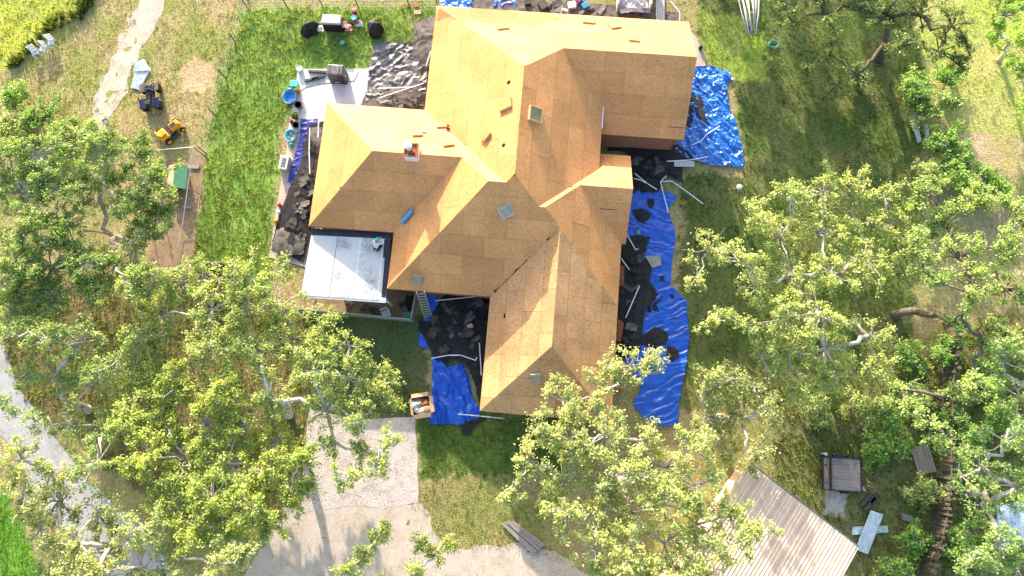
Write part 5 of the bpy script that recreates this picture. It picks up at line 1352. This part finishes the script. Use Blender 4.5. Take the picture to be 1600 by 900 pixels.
t = thing('raised_bed', 'square dark timber planter half under oak leaves', 'planter', place(348, 438), R(-4))
for s in (-1, 1):
    MB().box((s * .98, 0, .35), (.07, 2.1, .70)).build('side_board', 'grey_wood', t); MB().box((0, s * 1.02, .35), (1.88, .07, .70)).build('side_board', 'grey_wood', t)
MB().box((0, 0, .10), (1.88, 1.96, .14)).build('soil', 'potting', t)
MB().box((0, -.1, .40), (1.88, .05, .60)).build('divider', 'grey_wood', t)

# ================================================================== SOUTH YARD: fenced corner, ladder, crate
def board_fence():
    z = 0; a, b, c = G(470, 486), G(646, 503), G(655, 456)
    t = thing('yard_fence', 'low grey-green panel fence round the dirt corner by patio cover', 'fence', a)
    for p, q, n in ((a, b, 9), (b, c, 3)):
        d = (q - p) / n; ang = math.atan2(d.y, d.x)
        for i in range(n):
            m = p + d * (i + .5) - a
            MB().box((m.x, m.y, .56), (d.length - .015, .035, 1.08), rz=ang).build('panel', 'screen_teal', t)
    for p, q in ((a, b), (b, c)):
        d = q - p; m = (p + q) / 2 - a
        MB().box((m.x, m.y, 1.13), (d.length, .07, .04), rz=math.atan2(d.y, d.x)).build('cap_rail', 'vent_blue', t)
    for p in (a, b, c): MB().box((p.x - a.x, p.y - a.y, .57), (.09, .09, 1.18)).build('post', 'screen_teal', t)
board_fence()
t = thing('plastic_chair', 'white plastic chair in the fenced dirt corner', 'chair', place(606, 492), R(20))
MB().box((0, 0, .42), (.46, .44, .04)).build('seat', 'white_plastic', t, bevel=.01)
for k in range(4): MB().box((-.17 + k * .113, .24, .66), (.05, .03, .42), rx=-.2).build('back_slat', 'white_plastic', t)
MB().box((0, .29, .88), (.48, .04, .07)).build('back_rail', 'white_plastic', t)
for x in (-.2, .2):
    for y in (-.2, .2): MB().box((x, y, .2), (.05, .05, .40)).build('leg', 'white_plastic', t)
    MB().box((x * 1.2, .02, .62), (.05, .46, .03)).build('armrest', 'white_plastic', t)
t = thing('storage_tub', 'green plastic tub in the corner of the fenced yard', 'tub', place(637, 494), R(-4))
MB().box((0, 0, .2), (.42, .30, .40), taper=1.1).build('body', 'green_plastic', t, bevel=.02); MB().box((0, 0, .42), (.50, .38, .04)).build('lid', 'green_plastic', t, bevel=.01)
bucket('black round pot on the dirt near the white chair', 628, 477, .16, .22, 'black_plastic', name='pot', cat='pot')
felt('black felt spill in the fenced dirt corner', [(634, 462), (648, 462), (647, 484), (638, 486), (632, 474)], 60, z=.04, dome=.06)
scraps(7, [(500, 474), (590, 478), (590, 490), (500, 484)], 'broken brown board scrap in the fenced dirt corner', 'scraps in the fenced corner', .03, 301, 'dark_lumber', (4, 8))
def ladder():
    top = G(657, 456, 3.0); bot = G(670, 497, .08)
    d = top - bot; ln = d.length
    t = thing('ladder', 'aluminium ladder leaning on the south eave', 'ladder')
    y = d.normalized(); x = Vector((y.y, -y.x, 0)).normalized(); n = x.cross(y)
    M = Matrix((x, y, n)).transposed().to_4x4(); M.translation = bot; t.matrix_world = M
    for s in (-1, 1): MB().box((s * .23, ln / 2, 0), (.045, ln, .08)).build('rail', 'galv', t)
    k = int(ln / .30)
    for i in range(k): MB().tube([(-.21, .2 + i * .30, 0), (.21, .2 + i * .30, 0)], .022, 6).build('rung', 'galv', t)
ladder()
t = thing('cardboard_crate', 'open cardboard crate full of white rubbish on the shaded lawn', 'crate', place(661, 634), R(3))
w, d, h = 1.10, 1.05, .78
for s in (-1, 1):
    MB().box((s * (w / 2), 0, h / 2), (.03, d, h)).build('side', 'cardboard', t); MB().box((0, s * (d / 2 + .016), h / 2), (w + .03, .03, h)).build('side', 'cardboard', t)
    MB().box((0, s * (d / 2 + .10), h + .03), (w * .92, .24, .02), rx=-s * .25).build('flap', 'cardboard', t)
MB().box((w / 2 + .09, 0, h + .03), (.24, d * .92, .02), ry=.25).build('flap', 'cardboard', t)
MB().box((-w / 2 - .07, 0, h - .08), (.20, d * .9, .02), ry=-1.0).build('flap', 'cardboard', t)
MB().box((0, 0, .02), (w - .05, d - .03, .03)).build('bottom', 'cardboard', t)
C0 = G(661, 634)
rubbish = [('white_plastic', -.28, -.15, 'white crumpled bag at the left of the crate'), ('ash_white', .02, -.26, 'white foam lump at the bottom of the crate'), ('vent_blue', -.16, .18, 'bluish plastic lump at the top left of the crate'), ('rust_wood', .24, .14, 'brown board heap at the right of the crate'), ('ash_white', -.38, .12, 'grey-white bag spilling over the crate edge'), ('cardboard', .28, -.18, 'folded card in the lower right of the crate')]
for i, (m, x, y, lab) in enumerate(rubbish):
    c = Vector((C0.x + x, C0.y + y, 0)); q = .27
    o = crumple('rubbish', [(c.x - q, c.y - q * .8), (c.x + q * .9, c.y - q), (c.x + q, c.y + q * .8), (c.x - q * .8, c.y + q)], .46 + .02 * i, m, .05, .09, .25, .04, 70 + i, dome=.22, px=False)
    tag(o, lab, 'rubbish')
def ramp():
    t = thing('wooden_ramp', 'pair of weathered grey board panels lying by the drive', 'boards', place(818, 838), 0)
    a = G(783, 818) - G(818, 838); b = G(803, 813) - G(818, 838); c = G(852, 850) - G(818, 838); d = G(832, 866) - G(818, 838)
    n = 6
    for i in range(n):
        s0, s1 = i / n + .01, (i + 1) / n - .01
        q = [a.lerp(b, s0), a.lerp(b, s1), d.lerp(c, s1), d.lerp(c, s0)]
        MB().prism([(p.x, p.y) for p in q], .10, .14).build('plank', 'grey_wood', t)
    q = [a.lerp(b, .44), a.lerp(b, .54), d.lerp(c, .54), d.lerp(c, .44)]
    MB().prism([(p.x, p.y) for p in q], .145, .20).build('batten', 'grey_wood', t)
    for s in (.08, .92):
        p, r = a.lerp(d, s), b.lerp(c, s); e = (r - p)
        m = (p + r) / 2; MB().box((m.x, m.y, .05), (e.length * .96, .09, .09), rz=math.atan2(e.y, e.x)).build('cross_beam', 'grey_wood', t)
ramp()

# ================================================================== SOUTH-EAST: barn, trailer, sheets, fence
def barn():
    ze, run = 2.6, 8.0
    e1, e2 = G(1170, 728, ze), G(1340, 860, ze)
    x = (e2 - e1).normalized(); y = Vector((-x.y, x.x, 0))        # y points away (north-east); roof rises the other way
    ln = (e2 - e1).length
    t = thing('barn', 'metal barn with tan corrugated roof at the bottom edge', 'barn')
    M = Matrix((x, y, Vector((0, 0, 1)))).transposed().to_4x4(); M.translation = Vector((e1.x, e1.y, 0)); t.matrix_world = M
    rise = .16
    MB().prism([(.25, -.3), (ln - .25, -.3), (ln - .25, -2 * run + .3), (.25, -2 * run + .3)], 0, ze - .1).build('wall', 'tan_metal', t)
    nsh = 9; w = ln / nsh
    for side in (0, 1):
        for k in range(nsh):
            V = []; F = []; n = 4
            prof = [(0, .03), (.03, .03), (.05, 0)]
            xs = []
            for r in range(n):
                x0 = k * w + r * w / n
                xs += [(x0 + .004, .045), (x0 + .035, .045), (x0 + .06, 0), (x0 + w / n - .02, 0)]
            xs.append((k * w + w - .004, .0))
            for xx, hh in xs:
                for tt in (0, 1):
                    yy = -run * tt if side == 0 else -run * 2 + run * tt
                    V.append((xx, yy + (.15 if (side == 0 and tt == 0) else (-.15 if side and tt == 0 else 0)), ze + run * rise * tt + hh - (.04 if tt == 0 else 0)))
            for i in range(len(xs) - 1):
                a = i * 2; f = (a, a + 2, a + 3, a + 1); F.append(f if side == 1 else f[::-1])
            o = MB().add(V, F).build('roof_sheet', 'tan_metal', t)
            sd = o.modifiers.new('solid', 'SOLIDIFY'); sd.thickness = .008
    MB().box((ln / 2, -run, ze + run * rise + .05), (ln, .35, .03)).build('ridge_cap', 'tan_metal', t)
    MB().box((ln / 2, .20, ze - .12), (ln + .05, .09, .09)).build('gutter', 'screen_teal', t)
barn()
def trailer():
    t = thing('utility_trailer', 'black utility trailer with weathered plank deck', 'trailer', place(1310, 740), R(-10))
    dw, dl, z = 1.62, 2.0, .52     # short deck, seen square on
    for i in range(9):
        MB().box((.15, -.80 + i * .2, z), (1.75, .188, .04)).build('deck_plank', 'deck_wood', t)
    for s in (-1, 1):
        MB().box((-.02, s * .93, z - .02), (2.25, .06, .14)).build('side_rail', 'steel_dark', t)
        MB().box((.20, s * 1.00, .30), (.50, .10, .04)).build('fender', 'steel_dark', t)
        wheel_part(t, (.20, s * 1.00, .27), .27, .16, 'Y')
    MB().box((1.07, 0, z - .02), (.06, 1.80, .14)).build('end_rail', 'steel_dark', t); MB().box((-1.12, 0, z - .02), (.06, 1.80, .14)).build('front_rail', 'steel_dark', t)
    MB().box((-.73, 0, z + .12), (.05, 1.80, .22)).build('crossbar', 'steel_dark', t)
    for i in range(2): MB().box((-.82 - i * .17, 0, z), (.16, 1.74, .03)).build('front_board', 'deck_wood', t)
    MB().box((-.92, -.02, z + .06), (.05, .40, .05)).build('strap', 'yellow', t)
    for y in (.5, -.5): MB().tube([(-1.05, y, z + .05), (-.85, y - .06, z + .06)], .02, 6).build('hook', 'steel_dark', t)
    MB().tube([(-1.1, .6, .45), (-1.5, .9, .42)], .04, 6).tube([(-.9, .95, .45), (-1.5, 1.15, .42)], .04, 6).build('tongue', 'steel_dark', t)
    MB().box((-.30, 1.03, .66), (.62, .18, .26)).build('tool_box', 'black_plastic', t, bevel=.02)
    MB().lathe((-1.02, 1.08, .0), [(.05, 0), (.05, .6), (.08, .62), (.08, .78), (.02, .80)], 12).build('jack', 'ash_white', t)
trailer()
corrugated('small light blue metal sheet underneath the crossed pair', [(1331, 823), (1331, 836), (1388, 832), (1386, 821)], .05, ribs=5)
corrugated('long white-blue metal sheet on top of the crossed pair', [(1336, 858), (1356, 866), (1380, 804), (1360, 797)], .14, ribs=7, tilt=.03)
for i, (u, v, lab) in enumerate([(1352, 781, 'upper dark rail tie above the metal sheets'), (1358, 787, 'lower dark rail tie above the metal sheets'), (1364, 778, 'short dark rail tie right of the others')]):
    o = MB().box((0, 0, .08), (1.0 if i < 2 else .7, .22, .16)).build('rail_tie', 'dark_lumber', bevel=.01); o.location = place(u, v); o.rotation_euler = (0, 0, R(38)); tag(o, lab, 'timber')
o = crumple('stone', [(1341, 757), (1348, 760), (1352, 768), (1343, 764)], .02, 'ash_white', .06, .06, .3, .03, 81, dome=.12); tag(o, 'pale stone slab beside the trailer corner', 'stone')
def pallet(label, u, v, rz, w=1.1, d=1.6, z=.0, m='grey_wood', name='pallet', cat='pallet', n=7):
    t = thing(name, label, cat, place(u, v, z), rz)
    for i in range(n): MB().box((-w / 2 + (i + .5) * w / n, 0, .13), (w / n - .02, d, .025)).build('slat', m, t)
    for y in (-d / 2 + .08, 0, d / 2 - .08): MB().box((0, y, .06), (w, .09, .11)).build('bearer', m, t)
    return t
pallet('weathered grey pallet at the edge of the bushes', 1441, 718, R(5))
panel('pale board beside the bushes below the pallet', 'board', 'board', [(1408, 801), (1426, 806), (1427, 817), (1410, 812)], .05, 'grey_wood', .04)
t = thing('brush_pile', 'small pile of white sticks below the pale board', 'sticks', place(1426, 828))
for i in range(7):
    a = random.Random(i + 5).uniform(0, 3.1); MB().tube([(-.35 * math.cos(a), -.35 * math.sin(a), .03 + .02 * i), (.35 * math.cos(a), .35 * math.sin(a), .05 + .02 * i)], .02, 5).build('stick', 'ash_white', t)
def wood_fence():
    pts = [(1476, 505), (1472, 560), (1469, 620), (1466, 690), (1466, 745), (1460, 800), (1448, 850), (1428, 925)]
    P = [G(u, v) for u, v in pts]; o0 = P[0].copy()
    t = thing('wooden_fence', 'tall weathered board fence along the right boundary', 'fence', o0)
    proto = MB().box((0, 0, .86), (.145, .022, 1.72)).build('board', 'fence_wood', t); used = False
    rr = random.Random(3)
    for a, b in zip(P, P[1:]):
        d = b - a; n = int(d.length / .16); ang = math.atan2(d.y, d.x)
        for i in range(n):
            p = a + d * ((i + .5) / n) - o0
            if rr.random() < .04: continue
            if not used: o = proto; used = True
            else: o = proto.copy(); COL.objects.link(o); o.parent = t
            o.location = p + Vector((0, 0, rr.uniform(-.04, .03))); o.rotation_euler = (rr.gauss(0, .06), rr.gauss(0, .04), ang + rr.gauss(0, .05)); o.scale.z = rr.uniform(.86, 1.04)
        for z in (.35, 1.35):
            m = (a + b) / 2 - o0; q = Vector((-d.y, d.x, 0)).normalized() * -.04
            MB().box((m.x + q.x, m.y + q.y, z), (d.length, .04, .09), rz=ang).build('rail', 'fence_wood', t)
        MB().box((a.x - o0.x - d.normalized().y * -.10, a.y - o0.y - d.normalized().x * .10, .9), (.10, .10, 1.8), rz=ang).build('post', 'fence_wood', t)
wood_fence()
for i, (q, lab) in enumerate([([(1556, 790), (1600, 780), (1606, 850), (1560, 858)], 'large pale blue sheet under the twisted oak'), ([(1530, 786), (1556, 782), (1560, 792), (1534, 796)], 'small pale blue sheet by the twisted oak trunk')]):
    corrugated(lab, q, .06, ribs=8)
for q, lab in (([(1421, 184), (1430, 178), (1440, 220), (1434, 224)], 'white scrap metal sheet on the hedge line'), ([(1444, 194), (1450, 194), (1453, 226), (1447, 224)], 'narrow grey scrap metal beside the white sheet')):
    corrugated(lab, q, .08, 'sheet_metal', 3)
# east lawn
for i in range(9):
    rr = random.Random(50 + i)
    a = G(1152 + i * 4.2, -8 + rr.uniform(-6, 6), .05 + .06 * (i % 3)); b = G(1169 + i * 1.6 + rr.uniform(-2, 2), 48 + rr.uniform(-12, 14), .05 + .06 * (i % 3))
    o = MB().tube([(0, 0, 0), (b - a) * .5 + Vector((rr.uniform(-.08, .08), 0, .02)), b - a], .045, 8).build('plastic_pipe', 'ash_white', smooth=True); o.location = a
    tag(o, 'long pale pipe in the bundle at the top edge', 'pipe', 'bundle of pale pipes')
pts = []
for i in range(70):
    a = i * .45; r_ = .30 + .07 * math.sin(i * 1.7); pts.append((r_ * math.cos(a) * 1.1, r_ * math.sin(a) * .9, .02 + .0018 * i))
o = MB().tube(pts, .016, 5).build('garden_hose', 'hose_green', smooth=True); o.location = place(1208, 70); tag(o, 'coiled green garden hose on the east lawn', 'hose')
t = thing('bird_feeder', 'white bucket on a black stand at the shadow edge', 'feeder', place(1146, 302))
for a in (0, 2.1, 4.2): MB().tube([(.22 * math.cos(a), .22 * math.sin(a), 0), (.04 * math.cos(a), .04 * math.sin(a), .5)], .018, 6).build('leg', 'steel_dark', t)
MB().tube([(0, 0, .45), (0, 0, 1.0)], .03, 8).build('pole', 'steel_dark', t)
MB().lathe((0, 0, 1.0), [(.11, 0), (.16, .05), (.16, .26), (.05, .31), (.01, .32)], 18).build('drum', 'white_plastic', t)
MB().box((0, 0, .98), (.30, .30, .03)).build('tray', 'steel_dark', t)

# ================================================================== BEHIND THE HOUSE
def dumpster():
    t = thing('dump_trailer', 'white-walled trailer heaped with pale debris behind house', 'trailer', place(988, 14), R(-9))
    w, d, h = 2.15, 3.4, 1.0
    for s in (-1, 1): MB().box((s * w / 2, d / 2 - .4, h / 2 + .25), (.10, d, h)).build('side_wall', 'ash_white', t)
    MB().box((0, d - .4, h / 2 + .25), (w, .08, h)).build('front_wall', 'ash_white', t); MB().box((0, d / 2 - .4, .40), (w, d, .06)).build('floor', 'steel_dark', t)
    MB().box((0, -.4, .55), (w - .12, .06, .5)).build('tailgate', 'grey_wood', t)
    for s in (-1, 1): wheel_part(t, (s * (w / 2 + .14), 1.2, .28), .28, .16)
    return t
dumpster()
c = G(988, 2, .5)
o = crumple('debris_heap', [(c.x - .95, c.y - .9), (c.x + .95, c.y - 1.0), (c.x + .9, c.y + 1.6), (c.x - .9, c.y + 1.6)], .55, 'ash_white', .07, .16, .6, .05, 88, dome=.3, px=False); tag(o, 'pale plaster debris heap filling the white-walled trailer', 'debris')
t = pallet('pale narrow pallet lying right of the dump trailer', 1031, 12, R(-8), .6, 2.2, 0, 'ash_white', 'pallet', 'pallet', 4)
for i, (u, v, w, m, lab) in enumerate([(893, 12, .5, 'white_plastic', 'white box behind the north eave'), (914, 12, .42, 'pool_blue', 'bright blue box behind the north eave'), (904, 2, .5, 'purple', 'purple bag-like box at the top edge'), (899, 6, .4, 'pink', 'pink box at the top edge behind house'), (824, 6, .5, 'black_plastic', 'black box at top edge behind the house'), (848, 12, .6, 'dark_lumber', 'dark wooden box behind the north eave')]):
    t = thing('storage_box', lab, 'box', place(u, v), i * .4)
    MB().box((0, 0, w * .35), (w, w * .8, w * .7), taper=1.05).build('body', m, t, bevel=.02); MB().box((0, 0, w * .72), (w * 1.1, w * .9, .03)).build('lid', m, t, bevel=.01)
